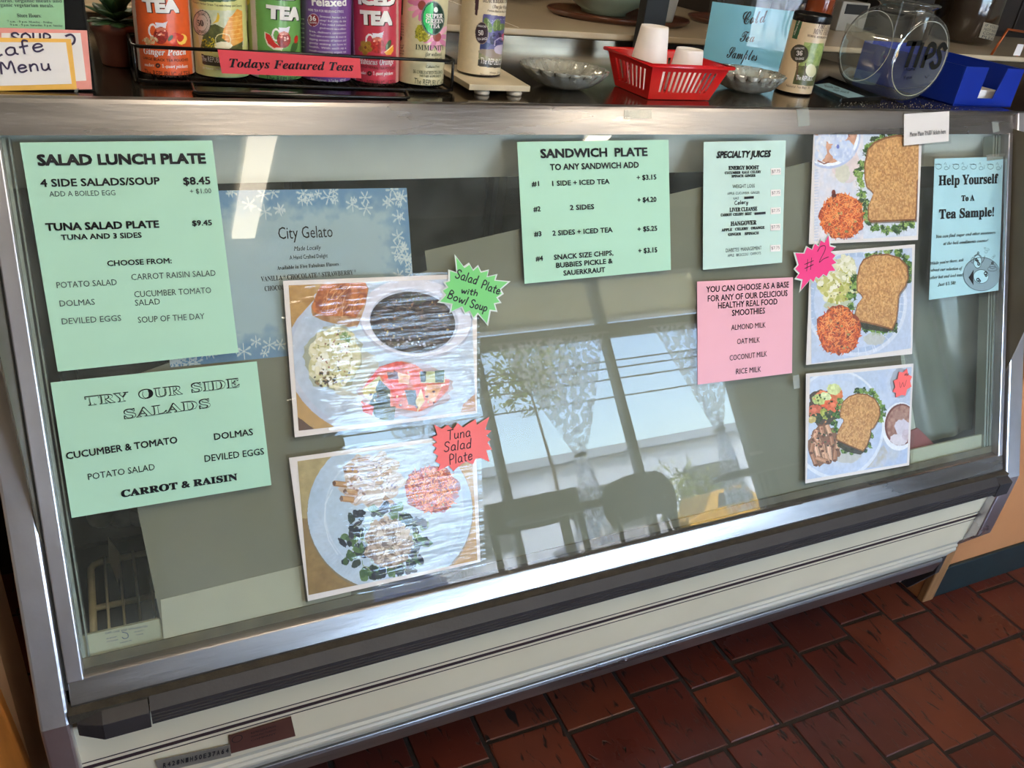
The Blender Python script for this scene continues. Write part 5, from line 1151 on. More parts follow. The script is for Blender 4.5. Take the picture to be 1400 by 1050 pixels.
# 1 orange
t, cy, ik = tea_tin(*tins[0], TB, RR, .148, 'orange iced tea tin with a pitcher and a peach, first from the left', (226, 94, 42)); ik.o = (140, 0, 5.385); ik.base = (226, 94, 42)
ik.poly([(215, -20), (240, -20), (290, 560), (268, 560)], (214, 196, 190)); ik.poly([(626, -20), (640, -20), (684, 560), (666, 570)], (206, 180, 170))
jug(ik, 430, 240, 96); ik.ell(545, 295, 66, 52, (206, 44, 36), 20, 1, .04, ((236, 110, 50), 5, 2)); ik.ell(585, 290, 34, 40, (250, 206, 96), 30); ik.ell(575, 280, 22, 28, (206, 60, 40), 30)
ik.ell(500, 280, 26, 14, (70, 90, 50), -50); ik.bits(350, 300, 56, 26, 30, 12, [(206, 176, 130), (226, 200, 160), (190, 154, 110)])
finish(ik, t); mb = MB(); sh = MB()
for s_, L_, R_, h_ in (('TEA', (305, 86), (562, 92), 19), ('ICED', (300, -30), (560, -26), 19)): T(sh, cy, s_, ca(L_[0] + 7, L_[1] + 6), ca(R_[0] + 7, R_[1] + 6), h_, 'sans', .075, off=.0009); T(mb, cy, s_, ca(*L_), ca(*R_), h_, 'sans', .07, off=.0014)
T(mb, cy, 'Ginger Peach', ca(310, 394), ca(612, 400), 9, 'bi', .01, off=.001); T(mb, cy, 'makes', ca(316, 484), ca(384, 490), 4, 'bi', off=.001); T(mb, cy, '1-quart pitchers', ca(440, 496), ca(624, 496), 4.5, 'bi', off=.001)
part('white_lettering', mb, whiteink, t); T(sh, cy, 'LARGE BLACK TEA POUCHES', ca(306, 432), ca(628, 446), 3.6, 'sans', .01); T(sh, cy, 'The REPUBLIC of TEA', ca(318, 546), ca(644, 558), 7.5)
pen(sh, cy, [cy.hit(ca(410 + 12 * math.cos(a), 482 + 12 * math.sin(a))) for a in np.linspace(0, 2 * PI, 14)], .0022, .001); part('dark_lettering', sh, blackish, t)

# 2 pale yellow-green with a honeycomb hive
b2 = (206, 204, 134); t, cy, ik = tea_tin(*tins[1], TB, RR, .148, 'pale yellow-green tea tin with an orange hive landscape, second from the left', b2); ik.o = (140, 0, 5.385); ik.base = b2
ik.poly([(700, -10), (990, -20), (985, 6), (720, 10)], (70, 96, 66)); ik.poly([(680, 60), (1020, 70), (1040, 330), (1010, 376), (720, 360)], (214, 208, 178), 1, ((190, 196, 160), 10, 2)); ik.poly([(760, 200), (830, 176), (900, 210), (1030, 260), (1030, 376), (720, 366)], (112, 112, 62), 1, ((80, 84, 50), 6, 2))
ik.poly([(990, 66), (1026, 80), (1034, 300), (960, 340), (880, 280), (890, 220), (930, 140)], (222, 140, 46), 1, ((236, 176, 90), 6, 2))
for k in range(6): ik.line([(900 + (5 - k) * 4, 130 + k * 32), (1030, 112 + k * 32)], 7, (240, 190, 110), .8)
ik.poly([(850, 90), (864, 120), (856, 158), (808, 176), (836, 150), (844, 120)], (226, 186, 60)); ik.ell(890, 336, 66, 30, (238, 226, 190)); ik.line([(835, 320), (832, 280), (850, 256), (890, 246), (930, 256), (944, 290), (938, 320)], 6, (236, 220, 160)); ik.bits(790, 330, 60, 60, 40, 8, [(232, 206, 50), (206, 180, 40), (60, 66, 30)])
ik.poly([(730, 396), (1050, 430), (1060, 490), (740, 470)], (70, 62, 50)); ik.poly([(690, 540), (1066, 540), (1066, 610), (690, 610)], (160, 190, 130), .8); ik.ell(734, 168, 66, 94, (92, 88, 84)); ik.ell(734, 168, 60, 87, (206, 186, 172)); ik.ell(734, 168, 42, 62, (92, 88, 84)); ik.ell(734, 168, 40, 59, (212, 194, 180))
finish(ik, t); mb = MB(); T(mb, cy, '50', ca(706, 190), ca(750, 192), 7.5, 'serif'); T(mb, cy, 'TEA BAGS', ca(700, 242), ca(770, 246), 3.4); T(mb, cy, 'TEA DAY', ca(704, 110), ca(764, 112), 3.4); T(mb, cy, 'Premium Herbal Green Tea with Honey and Ginseng', ca(672, 20), ca(1022, 46), 3); part('dark_lettering', mb, ink_m, t)
mb = MB(); T(mb, cy, 'The REPUBLIC', ca(736, 446), ca(900, 462), 7); T(mb, cy, '50 Natural Tea Bags', ca(742, 504), ca(900, 516), 3); part('white_lettering', mb, whiteink, t)

# 3 green
b3 = (110, 164, 84); t, cy, ik = tea_tin(*tins[2], TB, RR, .148, 'green iced tea tin with a pitcher and a watermelon slice, third from the left', b3); ik.o = (140, 0, 5.385); ik.base = b3
ik.poly([(1040, -20), (1130, -20), (1160, 610), (1080, 600)], (204, 184, 186)); ik.poly([(1040, -20), (1088, -20), (1110, 400), (1070, 400)], (150, 160, 90)); ik.ell(1062, 10, 24, 30, (222, 190, 60))
for k in range(48): ik.ell(1132 + k * .62, k * 13, 7, 6, b3)
ik.poly([(1192, 232), (1230, 250), (1270, 310), (1330, 356), (1320, 372), (1260, 366), (1214, 330), (1196, 280)], (226, 214, 190)); ik.poly([(1200, 240), (1234, 256), (1270, 314), (1316, 350), (1262, 352), (1222, 322), (1204, 280)], (206, 50, 44)); jug(ik, 1335, 272, 92); ik.ell(1410, 350, 22, 48, (60, 96, 44), 20); ik.ell(1424, 290, 14, 30, (196, 40, 30), 10)
finish(ik, t); mb = MB(); sh = MB()
for s_, L_, R_, h_ in (('TEA', (1206, 132), (1440, 150), 19), ('ICED', (1196, -14), (1430, 0), 19)): T(sh, cy, s_, ca(L_[0] + 7, L_[1] + 6), ca(R_[0] + 7, R_[1] + 6), h_, 'sans', .075); T(mb, cy, s_, ca(*L_), ca(*R_), h_, 'sans', .07, off=.0014)
part('white_lettering', mb, whiteink, t); T(sh, cy, 'The REPUBLIC', (364, 108), (406, 110.5), 6); part('dark_lettering', sh, ink_m, t)

# 4 purple
b4 = (112, 70, 140); t, cy, ik = tea_tin(*tins[3], TB, RR, .148, 'purple tea tin printed with small white text, fourth from the left', b4); ik.o = (380, 0, 5.385); ik.base = b4
ik.poly([(140, -20), (205, -20), (215, 640), (165, 640)], (96, 60, 120)); ik.poly([(143, -20), (172, -20), (174, 66), (150, 66)], (130, 34, 56)); ik.ell(261, 148, 42, 48, (220, 196, 204)); ik.ell(261, 148, 38, 44, (136, 24, 44))
finish(ik, t); mb = MB(); T(mb, cy, 'relaxed', cb(252, 40), cb(500, 42), 11.5, 'sans', .03); T(mb, cy, 'HERB TEA FOR RELIEVING STRESS', cb(226, 78), cb(480, 92), 3.2); T(mb, cy, '36', cb(236, 152), cb(284, 154), 7, 'sans', .02, off=.001); T(mb, cy, 'TEA BAGS', cb(234, 172), cb(288, 174), 2.4)
tx = ['Stressed, harried, let it', 'stop! but you do the', 'You need relaxed,', 'good-nature tea a caffeine-', 'free, delivers cinnamon', "You'll take a moment & mess up", 'sipping accents of lemon and', 'gently waking on love to', 'health. With each sip a', 'mouth-consuming organic tea']
for k, s_ in enumerate(tx): a_ = 308 if k < 4 else 234; T(mb, cy, s_, cb(a_, 126 + k * 28 - (4 if k > 3 else 0)), cb(498, 134 + k * 28), 2.9)
T(mb, cy, 'Herbal Supplement   36 Tea Bags   NET WT', cb(244, 586), cb(496, 596), 3.4)
for k in range(7): T(mb, cy, ('Ingredients', 'organic herbs', 'rooibos', 'chamomile', 'rose petals', 'natural', 'flavors')[k], cb(160, 140 + k * 34), cb(198, 146 + k * 34), 2.4)
part('white_lettering', mb, whiteink, t)

# 5 red
b5 = (196, 58, 76); t, cy, ik = tea_tin(*tins[4], TB, RR, .148, 'raspberry red iced tea tin with a pitcher, hibiscus and orange, fifth from the left', b5); ik.o = (380, 0, 5.385); ik.base = b5
ik.poly([(500, -20), (548, -20), (572, 640), (530, 640)], (140, 96, 130)); ik.poly([(548, -20), (556, -20), (580, 640), (572, 640)], (206, 170, 180)); ik.poly([(870, -20), (884, -20), (884, 640), (866, 640)], (200, 150, 140))
jug(ik, 732, 312, 92, (200, 56, 50))
for k in range(5): a = k * 2 * PI / 5 + .4; ik.ell(645 + 26 * math.cos(a), 350 + 30 * math.sin(a), 26, 22, (176, 136, 50), math.degrees(a), 1, .05, ((140, 100, 36), 4, 2))
ik.ell(645, 350, 9, 10, (110, 50, 40)); ik.ell(812, 330, 16, 40, (66, 92, 50), 25); ik.poly([(784, 386), (846, 332), (850, 370), (830, 404), (800, 406)], (236, 160, 50)); ik.line([(784, 386), (846, 332)], 6, (246, 222, 150))
finish(ik, t); mb = MB(); sh = MB()
for s_, L_, R_, h_ in (('TEA', (610, 178), (838, 184), 20), ('ICED', (596, 30), (856, 38), 18)): T(sh, cy, s_, cb(L_[0] + 7, L_[1] + 6), cb(R_[0] + 7, R_[1] + 6), h_, 'sans', .075); T(mb, cy, s_, cb(*L_), cb(*R_), h_, 'sans', .07, off=.0014)
T(mb, cy, 'Hibiscus Orange', cb(600, 466), cb(848, 470), 8, 'bi'); T(mb, cy, 'makes', cb(606, 542), cb(650, 546), 4, 'bi'); T(mb, cy, '1 quart pitchers', cb(700, 550), cb(844, 548), 4.5, 'bi'); part('white_lettering', mb, whiteink, t)
T(sh, cy, 'LARGE HERBAL TEA POUCHES', cb(606, 492), cb(858, 508), 3.6); T(sh, cy, 'The REPUBLIC of TEA', cb(604, 618), cb(856, 622), 7); pen(sh, cy, [cy.hit(cb(676 + 12 * math.cos(a), 540 + 12 * math.sin(a))) for a in np.linspace(0, 2 * PI, 14)], .0022, .001); part('dark_lettering', sh, blackish, t)

# 6 cream with green oval
b6 = (206, 196, 156); t, cy, ik = tea_tin(*tins[5], TB, RR, .148, 'cream tea tin with pink flowers and a shiny green oval, last in the rack', b6); ik.o = (380, 0, 5.385); ik.base = b6
ik.poly([(884, -20), (924, -20), (920, 112), (888, 104)], (44, 92, 56))
for cx_, cy_, n_ in ((1060, 40, 11), (1170, 270, 9)):
    for k in range(n_): a = k * 2 * PI / n_; ik.ell(cx_ + 62 * math.cos(a), cy_ + 72 * math.sin(a), 46, 18, random.choice([(222, 140, 170), (206, 120, 156), (234, 170, 190)]), math.degrees(a))
    ik.ell(cx_, cy_, 30, 36, (150, 70, 60))
ik.ell(1070, 240, 62, 70, (150, 142, 40), 0, 1, .12, ((180, 170, 50), 4, 2)); ik.bits(1070, 240, 56, 62, 50, 8, [(190, 180, 60), (120, 118, 40), (206, 196, 90)]); ik.ell(1140, 134, 86, 126, (110, 130, 120)); ik.ell(1142, 134, 78, 118, (20, 60, 44)); ik.poly([(1092, 50), (1130, 20), (1144, 20), (1136, 252), (1100, 230), (1070, 170), (1070, 100)], (60, 206, 110)); ik.ell(1162, 72, 15, 20, (230, 230, 220)); ik.ell(898, 282, 18, 20, (50, 84, 66))
finish(ik, t); mb = MB(); T(mb, cy, 'SUPER', cb(1088, 132), cb(1208, 132), 6, 'serif', .02, off=.001); T(mb, cy, 'GREEN', cb(1086, 168), cb(1212, 168), 6, 'serif', .02, off=.001); T(mb, cy, 'TEA', cb(1114, 206), cb(1188, 206), 6, 'serif', .02, off=.001); part('white_lettering', mb, whiteink, t)
mb = MB(); T(mb, cy, 'IMMUNITY', cb(1012, 362), cb(1216, 366), 7, 'serif'); T(mb, cy, '(for wellness)', cb(1084, 410), cb(1200, 410), 5, 'bi'); T(mb, cy, 'Lemon Myrtle', cb(1076, 446), cb(1204, 440), 4, 'serif'); T(mb, cy, 'Caffeine Free', cb(1090, 500), cb(1184, 496), 3.4); T(mb, cy, '36 UNBLEACHED TEA BAGS', cb(996, 536), cb(1204, 538), 4.4, 'serif'); T(mb, cy, 'DIETARY SUPPLEMENT', cb(1042, 566), cb(1196, 566), 3.4, 'serif'); T(mb, cy, 'The REPUBLIC of TEA', cb(1002, 612), cb(1215, 618), 7.5)
for k in range(9): T(mb, cy, ('Why you', 'will love', 'this tea', 'green', 'herbs', 'blend', 'of', 'good', 'taste')[k], cb(886, 172 + k * 20 + (60 if k > 4 else 0)), cb(930, 182 + k * 20 + (60 if k > 4 else 0)), 2.6)
part('dark_lettering', mb, mat('dark_green_ink', (40, 56, 44), .5), t)

# wire rack holding the six tins
t = thing('wire_rack', 'low black wire rack holding six tea tins', 'rack', (.42, .15, TZ))
def ring(z, dx=0): return [(.199, .128, z), (.199, .205, z), (.21, .212, z), (.638, .186, z), (.650, .178, z), (.650, .108, z), (.638, .0975, z), (.208, .1185, z)]
part('rail', MB().tube(ring(1.2645), .0024, 8, True), blackwire, t); part('rail', MB().tube(ring(1.2205), .0024, 8, True), blackwire, t)
for x, y in ((.200, .126), (.199, .205), (.650, .178), (.650, .108)): part('post', MB().tube([(x, y, 1.2645), (x, y, TZ + .002)], .0024, 8), blackwire, t)
for k in range(11): x = .225 + k * .040; part('floor_wire', MB().tube([(x, .1185 - (x - .208) * .057, 1.2200), (x, .212 - (x - .21) * .06, 1.2200)], .0016, 6), blackwire, t)
t = thing('black_tray', 'low shiny black tray in front of the wire rack', 'tray', (.41, .09, TZ))
part('tray', MB().prism([(.268, .056, TZ + .001), (.556, .043, TZ + .001), (.565, .085, TZ + .001), (.268, .100, TZ + .001)], (0, 0, .0025)), black_m, t, .001)
part('edge_rod', MB().tube([(.268, .100, TZ + .006), (.266, .052, TZ + .006), (.272, .047, TZ + .006), (.552, .038, TZ + .006), (.558, .042, TZ + .006), (.568, .085, TZ + .006)], .0022, 8), black_m, t)
part('tape', MB().prism([(.335, .046, TZ + .0088), (.395, .043, TZ + .0088), (.400, .048, TZ + .0088), (.340, .054, TZ + .0088)], (0, 0, .0004)), tape_m, t)
pb = PL((.2, .1125, 1.25), (1, -.057, 0), (0, 0, 1)); pb.P = pb.P + pb.n * .0; bc = [pb.hit(p) for p in ((297, 67), (491, 79), (493, 106), (303, 99.5))]; pb.warp = wavy(.0008, 26, 40, 1)
t = thing('red_banner', 'coral red paper strip reading todays featured teas on the wire rack', 'banner', pb.pt(.2, 0))
mb = MB(); slab(mb, pb, bc, .003, .0004, 16, 4); part('paper', mb, mat('coral_paper', (222, 66, 76), .6, 0, .04, 12), t)
mb = MB(); T(mb, pb, 'Todays Featured Teas', (313.5, 91), (482, 96), 11.5, 'bi', .006, off=.0038); part('lettering', mb, ink_m, t)

# 7 tin on the little board
t = thing('wooden_board', 'small whitewashed wooden board under the blackberry tea tin', 'board', (.715, .16, TZ))
part('board', MB().prism([(.672, .090, TZ + .008), (.777, .088, TZ + .008), (.790, .250, TZ + .008), (.676, .252, TZ + .008)], (0, 0, .009)), mat('whitewashed_wood', (190, 176, 150), .7, 0, .15, 14, .2, 50), t, .001)
for x, y in ((.700, .104), (.756, .102), (.700, .235), (.766, .235)): part('foot', MB().lathe((x, y, TZ), [(.012, .0005), (.0125, .004), (.010, .008)], 16, True, True), mat('pale_foot', (200, 190, 176), .6), t)
b7 = (214, 196, 164); cx7, cy7 = .724, .178
t, cy, ik = tea_tin(cx7, cy7, TZ + .0172, .0355, .150, 'cream blackberry tea tin standing alone on the small wooden board', b7); ik.o = (580, 0, 7.0); ik.base = b7
ik.poly([(430, 700), (560, 716), (700, 800), (700, 840), (430, 800)], (206, 130, 80), .9, ((214, 176, 140), 10, 2)); ik.poly([(488, -20), (530, -20), (508, 146), (486, 140)], (60, 26, 40))
ik.poly([(566, 130), (906, 170), (856, 656), (516, 628)], (76, 70, 120), 1, ((96, 92, 140), 8, 2)); ik.poly([(520, 480), (620, 470), (700, 540), (840, 520), (856, 600), (520, 590)], (120, 126, 90), 1, ((160, 150, 120), 8, 2)); ik.poly([(530, 470), (660, 470), (740, 540), (640, 560), (524, 500)], (150, 134, 120))
ik.poly([(516, 566), (862, 590), (856, 656), (514, 630)], (58, 54, 50)); ik.poly([(700, 350), (890, 320), (880, 390), (760, 400)], (196, 70, 100)); ik.poly([(540, 380), (640, 420), (600, 470), (530, 460)], (50, 62, 110))
for x, y, rx, ry, a in ((610, 240, 34, 76, -20), (690, 240, 32, 62, 20), (730, 260, 44, 30, -30), (855, 400, 12, 46, 6)): ik.ell(x, y, rx, ry, (118, 142, 76), a, 1, 0, ((88, 112, 56), 6, 2)); ik.line([(x, y - ry * .8), (x, y + ry * .8)], 4, (170, 186, 120))
ik.bits(690, 370, 60, 60, 40, 14, [(46, 40, 76), (70, 64, 110), (36, 34, 60)]); ik.ell(735, 474, 68, 46, (190, 178, 196)); ik.line([(672, 440), (676, 390), (720, 360), (770, 370), (790, 410)], 5, (206, 196, 214)); ik.line([(790, 460), (830, 430), (826, 480), (790, 490)], 6, (190, 178, 196))
for k in range(5): ik.line([(600 + k * 50, 180 + 20 * math.sin(k)), (640 + k * 50, 200 + 24 * math.cos(k * 2)), (690 + k * 45, 180)], 3, (170, 164, 200), .8)
ik.ell(551, 316, 64, 106, (150, 130, 110)); ik.ell(551, 316, 60, 100, (52, 34, 44)); ik.ell(551, 316, 38, 62, (110, 90, 90), 0, .5); ik.ell(551, 316, 35, 59, (48, 30, 40))
finish(ik, t)
def c7(X, Y): return (580 + X / 7, Y / 7)
mb = MB(); T(mb, cy, 'The REPUBLIC of T', c7(534, 604), c7(846, 628), 8); T(mb, cy, '50', c7(520, 338), c7(566, 336), 6.5, 'bi', off=.001); T(mb, cy, 'TEA BAGS', c7(508, 386), c7(600, 380), 3.4, off=.001); T(mb, cy, 'UNBLEACHED', c7(512, 254), c7(592, 264), 2.8, off=.001); part('white_lettering', mb, whiteink, t)
mb = MB(); T(mb, cy, 'BLACKBERRY SAGE', c7(560, 20), c7(918, 34), 6.5, 'serif'); T(mb, cy, '(Tea for Wisdom)', c7(652, 76), c7(858, 92), 4.5, 'bi'); T(mb, cy, 'Premium Black Tea Blended with Fruit', c7(602, 106), c7(888, 130), 2.6, 'bi'); T(mb, cy, 'steeps 250 cups', c7(622, 700), c7(770, 708), 2.8); T(mb, cy, 'Natural, Unbleached Tea Bags', c7(534, 718), c7(818, 746), 3); T(mb, cy, 'NET WT 2.8 OZ (80g)', c7(604, 772), c7(768, 788), 3); part('dark_lettering', mb, mat('plum_ink', (66, 44, 50), .5), t)

# 8 mint tin
b8 = (206, 182, 148); t, cy, ik = tea_tin(1.412, .178, TZ + .0005, .0355, .147, 'cream organic mint tea tin leaning row end beside the glass bowl', b8); ik.o = (930, 0, 5.6); ik.base = b8
t['label'] = 'cream mint tea tin with a green tree print left of the tip bowl'
ik.poly([(898, 130), (946, 140), (894, 302), (856, 290)], (36, 84, 56)); ik.poly([(950, 320), (1000, 330), (1100, 330), (1090, 470), (1060, 640), (870, 600), (930, 440)], (128, 146, 78), 1, ((160, 172, 110), 8, 2)); ik.poly([(896, 500), (1060, 500), (1050, 660), (860, 640)], (96, 96, 56), 1, ((70, 76, 44), 8, 2)); ik.ell(1030, 400, 80, 70, (150, 166, 94), 0, 1, .1, ((120, 140, 76), 7, 2)); ik.ell(1000, 540, 40, 50, (206, 200, 160)); ik.line([(900, 470), (890, 620)], 14, (96, 70, 50)); ik.line([(960, 480), (950, 620)], 8, (80, 60, 44))
ik.ell(913, 410, 68, 70, (60, 56, 44)); ik.ell(913, 410, 48, 50, (110, 104, 84), 0, .6); ik.ell(913, 410, 45, 47, (56, 52, 42)); finish(ik, t)
def c8(X, Y): return (930 + X / 5.6, Y / 5.6)
mb = MB(); T(mb, cy, '36', c8(890, 424), c8(934, 424), 6, 'serif', off=.001); T(mb, cy, 'CAFFEINE FREE', c8(876, 378), c8(950, 376), 2.6); T(mb, cy, 'TEA BAGS', c8(880, 458), c8(946, 456), 3, off=.001); T(mb, cy, 'The REPUBLIC', (1088, 108.5), (1110, 110), 6); T(mb, cy, 'caffeine free', c8(878, 270), c8(920, 160), 3); part('white_lettering', mb, whiteink, t)
mb = MB(); T(mb, cy, 'ORGANIC', c8(1054, 216), c8(1136, 232), 6.5, 'serif'); T(mb, cy, 'MINT FIELDS', c8(1016, 256), c8(1128, 270), 6.5, 'serif'); T(mb, cy, 'HERBAL REFRESHMENT', c8(972, 278), c8(1116, 296), 2.8, 'serif'); T(mb, cy, 'Natural Tea Bags 36', (1075, 118), (1106, 121), 3); part('dark_lettering', mb, mat('plum_ink', (66, 44, 50), .5), t)

# red basket with foam cups
red_m = mat('red_plastic', (206, 18, 22), .3, 0, .03, 10, coat=.3)
bt = thing('red_basket', 'red slotted plastic basket holding two foam cups', 'basket', (1.068, .145, TZ))
bb = [(1.004, .086), (1.134, .086), (1.134, .196), (1.004, .196)]; bt_ = [(.988, .066), (1.150, .066), (1.150, .214), (.988, .214)]; z0, z1 = TZ + .001, TZ + .060
part('base', MB().box(1.004, 1.134, .086, .196, z0, z0 + .003), red_m, bt)
def side(i):
    A0, B0 = np.array((*bb[i], z0)), np.array((*bb[(i + 1) % 4], z0)); A1, B1 = np.array((*bt_[i], z1)), np.array((*bt_[(i + 1) % 4], z1))
    def P(s_, q): return (A0 * (1 - s_) + B0 * s_) * (1 - q) + (A1 * (1 - s_) + B1 * s_) * q
    nrm = np.cross(P(1, 0) - P(0, 0), P(0, 1) - P(0, 0)); nrm /= np.linalg.norm(nrm); mb = MB()
    def quad(s0, s1, q0, q1, sl=0.0): mb.prism([P(s0, q0), P(s1, q0), P(s1 + sl, q1), P(s0 + sl, q1)], -nrm * .0022)
    quad(0, 1, 0, .20); quad(0, 1, .82, 1.0); quad(0, .14, .2, .82); quad(.90, 1, .2, .82)
    n = 11 if i % 2 == 0 else 8
    w = .76 / n
    for k in range(n):
        s0 = .14 + w * k; mb.prism([P(s0 + w * .62, .2), P(s0 + w, .2), P(s0 + w, .82), P(s0 + w * .62, .82)], -nrm * .0022)
    part('slotted_side', mb, red_m, bt)
for i in range(4): side(i)
rim = [(x + (.004 if x > 1.06 else -.004), y + (.004 if y > .14 else -.004), z1) for x, y in bt_]; part('rim', MB().tube(rim, .0032, 8, True), red_m, bt)
foam = mat('white_foam', (236, 226, 220), .5, 0, .02, 60, .06, 400)
for x, y, zb, n_, lb in ((1.036, .150, TZ + .006, 3, 'taller stack of upturned white foam cups in the red basket'), (1.108, .135, TZ + .006, 1, 'single shorter upturned white foam cup in the red basket')):
    t = thing('foam_cup', lb, 'cup', (x, y, zb), 'upturned foam cups'); hh = .072 if n_ == 1 else .104
    for k in range(n_):
        zz_ = zb + k * .016
        h1 = zb + hh - .0 - (n_ - 1 - k) * .016
        part('cup', MB().lathe((x, y, 0), [(.033, zz_), (.0335, zz_ + .003), (.0325, zz_ + .006), (.0322, zz_ + .010), (.0245, h1 - .004), (.0235, h1), (.021, h1), (.0205, h1 - .002)], 36, False, True), foam, t)

# pressed glass dishes
dish_m = bpy.data.materials.new('pressed_glass'); dish_m.use_nodes = True; nt = dish_m.node_tree; nt.nodes.clear(); out = nt.nodes.new('ShaderNodeOutputMaterial')
g1 = nt.nodes.new('ShaderNodeBsdfGlossy'); g1.inputs['Roughness'].default_value = .06; g2 = nt.nodes.new('ShaderNodeBsdfTransparent'); g2.inputs[0].default_value = (.96, .96, .93, 1)
g3 = nt.nodes.new('ShaderNodeBsdfTranslucent'); g3.inputs[0].default_value = (.75, .76, .70, 1); g4 = nt.nodes.new('ShaderNodeBsdfDiffuse'); g4.inputs[0].default_value = (.72, .72, .64, 1)
lw = nt.nodes.new('ShaderNodeLayerWeight'); lw.inputs[0].default_value = .45
nz = nt.nodes.new('ShaderNodeTexNoise'); nz.inputs['Scale'].default_value = 90; tc = nt.nodes.new('ShaderNodeTexCoord'); nt.links.new(tc.outputs['Object'], nz.inputs['Vector']); bp_ = nt.nodes.new('ShaderNodeBump'); bp_.inputs['Strength'].default_value = .5; bp_.inputs['Distance'].default_value = .003; nt.links.new(nz.outputs[0], bp_.inputs['Height']); nt.links.new(bp_.outputs[0], g1.inputs['Normal'])
mA = nt.nodes.new('ShaderNodeMixShader'); mA.inputs[0].default_value = .34; nt.links.new(g2.outputs[0], mA.inputs[1]); nt.links.new(g4.outputs[0], mA.inputs[2])
mB_ = nt.nodes.new('ShaderNodeMixShader'); nt.links.new(lw.outputs['Fresnel'], mB_.inputs[0]); nt.links.new(mA.outputs[0], mB_.inputs[1]); nt.links.new(g1.outputs[0], mB_.inputs[2]); nt.links.new(mB_.outputs[0], out.inputs[0])
for x, y, R_, lb, hh in ((.880, .170, .073, 'clear ribbed glass dish between the wooden board and the red basket', .034), (1.290, .180, .068, 'clear ribbed glass dish in front of the cold tea samples sign', .036)):
    t = thing('glass_dish', lb, 'dish', (x, y, TZ), 'ribbed glass dishes'); tw = 2.2
    def rf(t_, i, tw=tw): return 1 + (.02 + .012 * i) * abs(math.sin(t_ * 9 + i * .45)) ** 1.5
    part('bowl', MB().lathe((x, y, TZ), [(.028, .001), (.036, .003), (.05, .009), (R_ * .86, .019), (R_ * .96, .028), (R_, hh), (R_ * .97, hh + .001), (R_ * .90, .029), (R_ * .78, .019), (.044, .010), (.02, .006)], 108, True, True, rf=rf), dish_m, t)

# cold tea samples sign in a clear holder with its black stand
A_ = zp((961, 87), TZ); B_ = zp((1064, 99), TZ); B_ = A_ + (B_ - A_) / np.linalg.norm(B_ - A_) * .185
ps = PL(A_, B_ - A_, (0, 0, 1)); sc_ = [ps.hit(p) for p in ((974, 2), (1088, 16), (1064, 98), (959, 86))]; ps.warp = lambda u, v: .004 * math.sin(u * 24)
t = thing('blue_sign', 'light blue cold tea samples sign in a clear holder on the worktop', 'sign', A_)
mb = MB(); slab(mb, ps, sc_, .002, .0005, 16, 8); part('paper', mb, mat('sky_blue_paper', (128, 196, 216), .6, 0, .03, 5), t)
mb = MB(); slab(mb, ps, [sc_[0] + (-.006, .03), sc_[1] + (.008, .03), sc_[2] + (.008, -.002), sc_[3] + (-.004, -.002)], .0045, .001, 16, 8); part('clear_holder', mb, lam_m, t)
mb = MB(); T(mb, ps, 'Cold', (1014, 33), (1048, 30), 17, 'script', .007, off=.003); T(mb, ps, 'Tea', (1010, 56), (1030, 57), 14, 'script', .007, off=.003); T(mb, ps, 'Samples', (992, 78), (1034, 83), 15, 'script', .007, off=.003); part('lettering', mb, ink_m, t)
t = thing('post_stand', 'tall matt black two-post stand at the back edge of the worktop', 'stand', (1.37, .57, TZ))
for px_ in ((868, 69), (958, 62)):
    P_ = zp(px_, TZ); P_[1] = min(P_[1], .575); part('post', MB().box(P_[0] - .030, P_[0] + .030, .545, .575, TZ + .0005, TZ + .52), mat('matt_black', (12, 12, 14), .6), t, .002)
part('crossbar', MB().box(1.27, 1.60, .548, .572, TZ + .30, TZ + .34), mat('matt_black', (12, 12, 14), .6), t)

# low black tip tray with a blue note
t = thing('tip_tray', 'low black plastic tray with a blue slip beside the glass bowl', 'tray', (1.52, .17, TZ))
cn = [zp(p, TZ) for p in ((1108, 119), (1150, 140), (1203, 137), (1132, 108))]
mb = MB(); mb.prism([(p[0], p[1], TZ + .0006) for p in cn], (0, 0, .002)); part('base', mb, black_m, t)
for k in range(4): a_, b_ = cn[k], cn[(k + 1) % 4]; part('rim', MB().bar((a_[0], a_[1], TZ + .004), (b_[0], b_[1], TZ + .004), .005, .007), black_m, t)
cn = [zp(p, TZ + .003) for p in ((1112, 116), (1160, 134), (1182, 132), (1133, 114))]; mb = MB(); mb.prism([(p[0], p[1], TZ + .0030) for p in cn], (0, 0, .0006))
n_ = thing('blue_slip', 'pale blue slip of paper lying in the black tip tray', 'paper', (1.5, .18, TZ + .003)); part('paper', mb, mat('dusty_blue_paper', (140, 176, 190), .6), n_)
pz = PL((0, 0, TZ + .0037), (1, 0, 0), (0, 1, 0)); mb = MB(); T(mb, pz, 'Thank you', (1128, 119), (1148, 122), 3, 'bi', off=.0002); T(mb, pz, 'very much', (1138, 124), (1160, 128), 3, 'bi', off=.0002); part('lettering', mb, ink_m, n_)

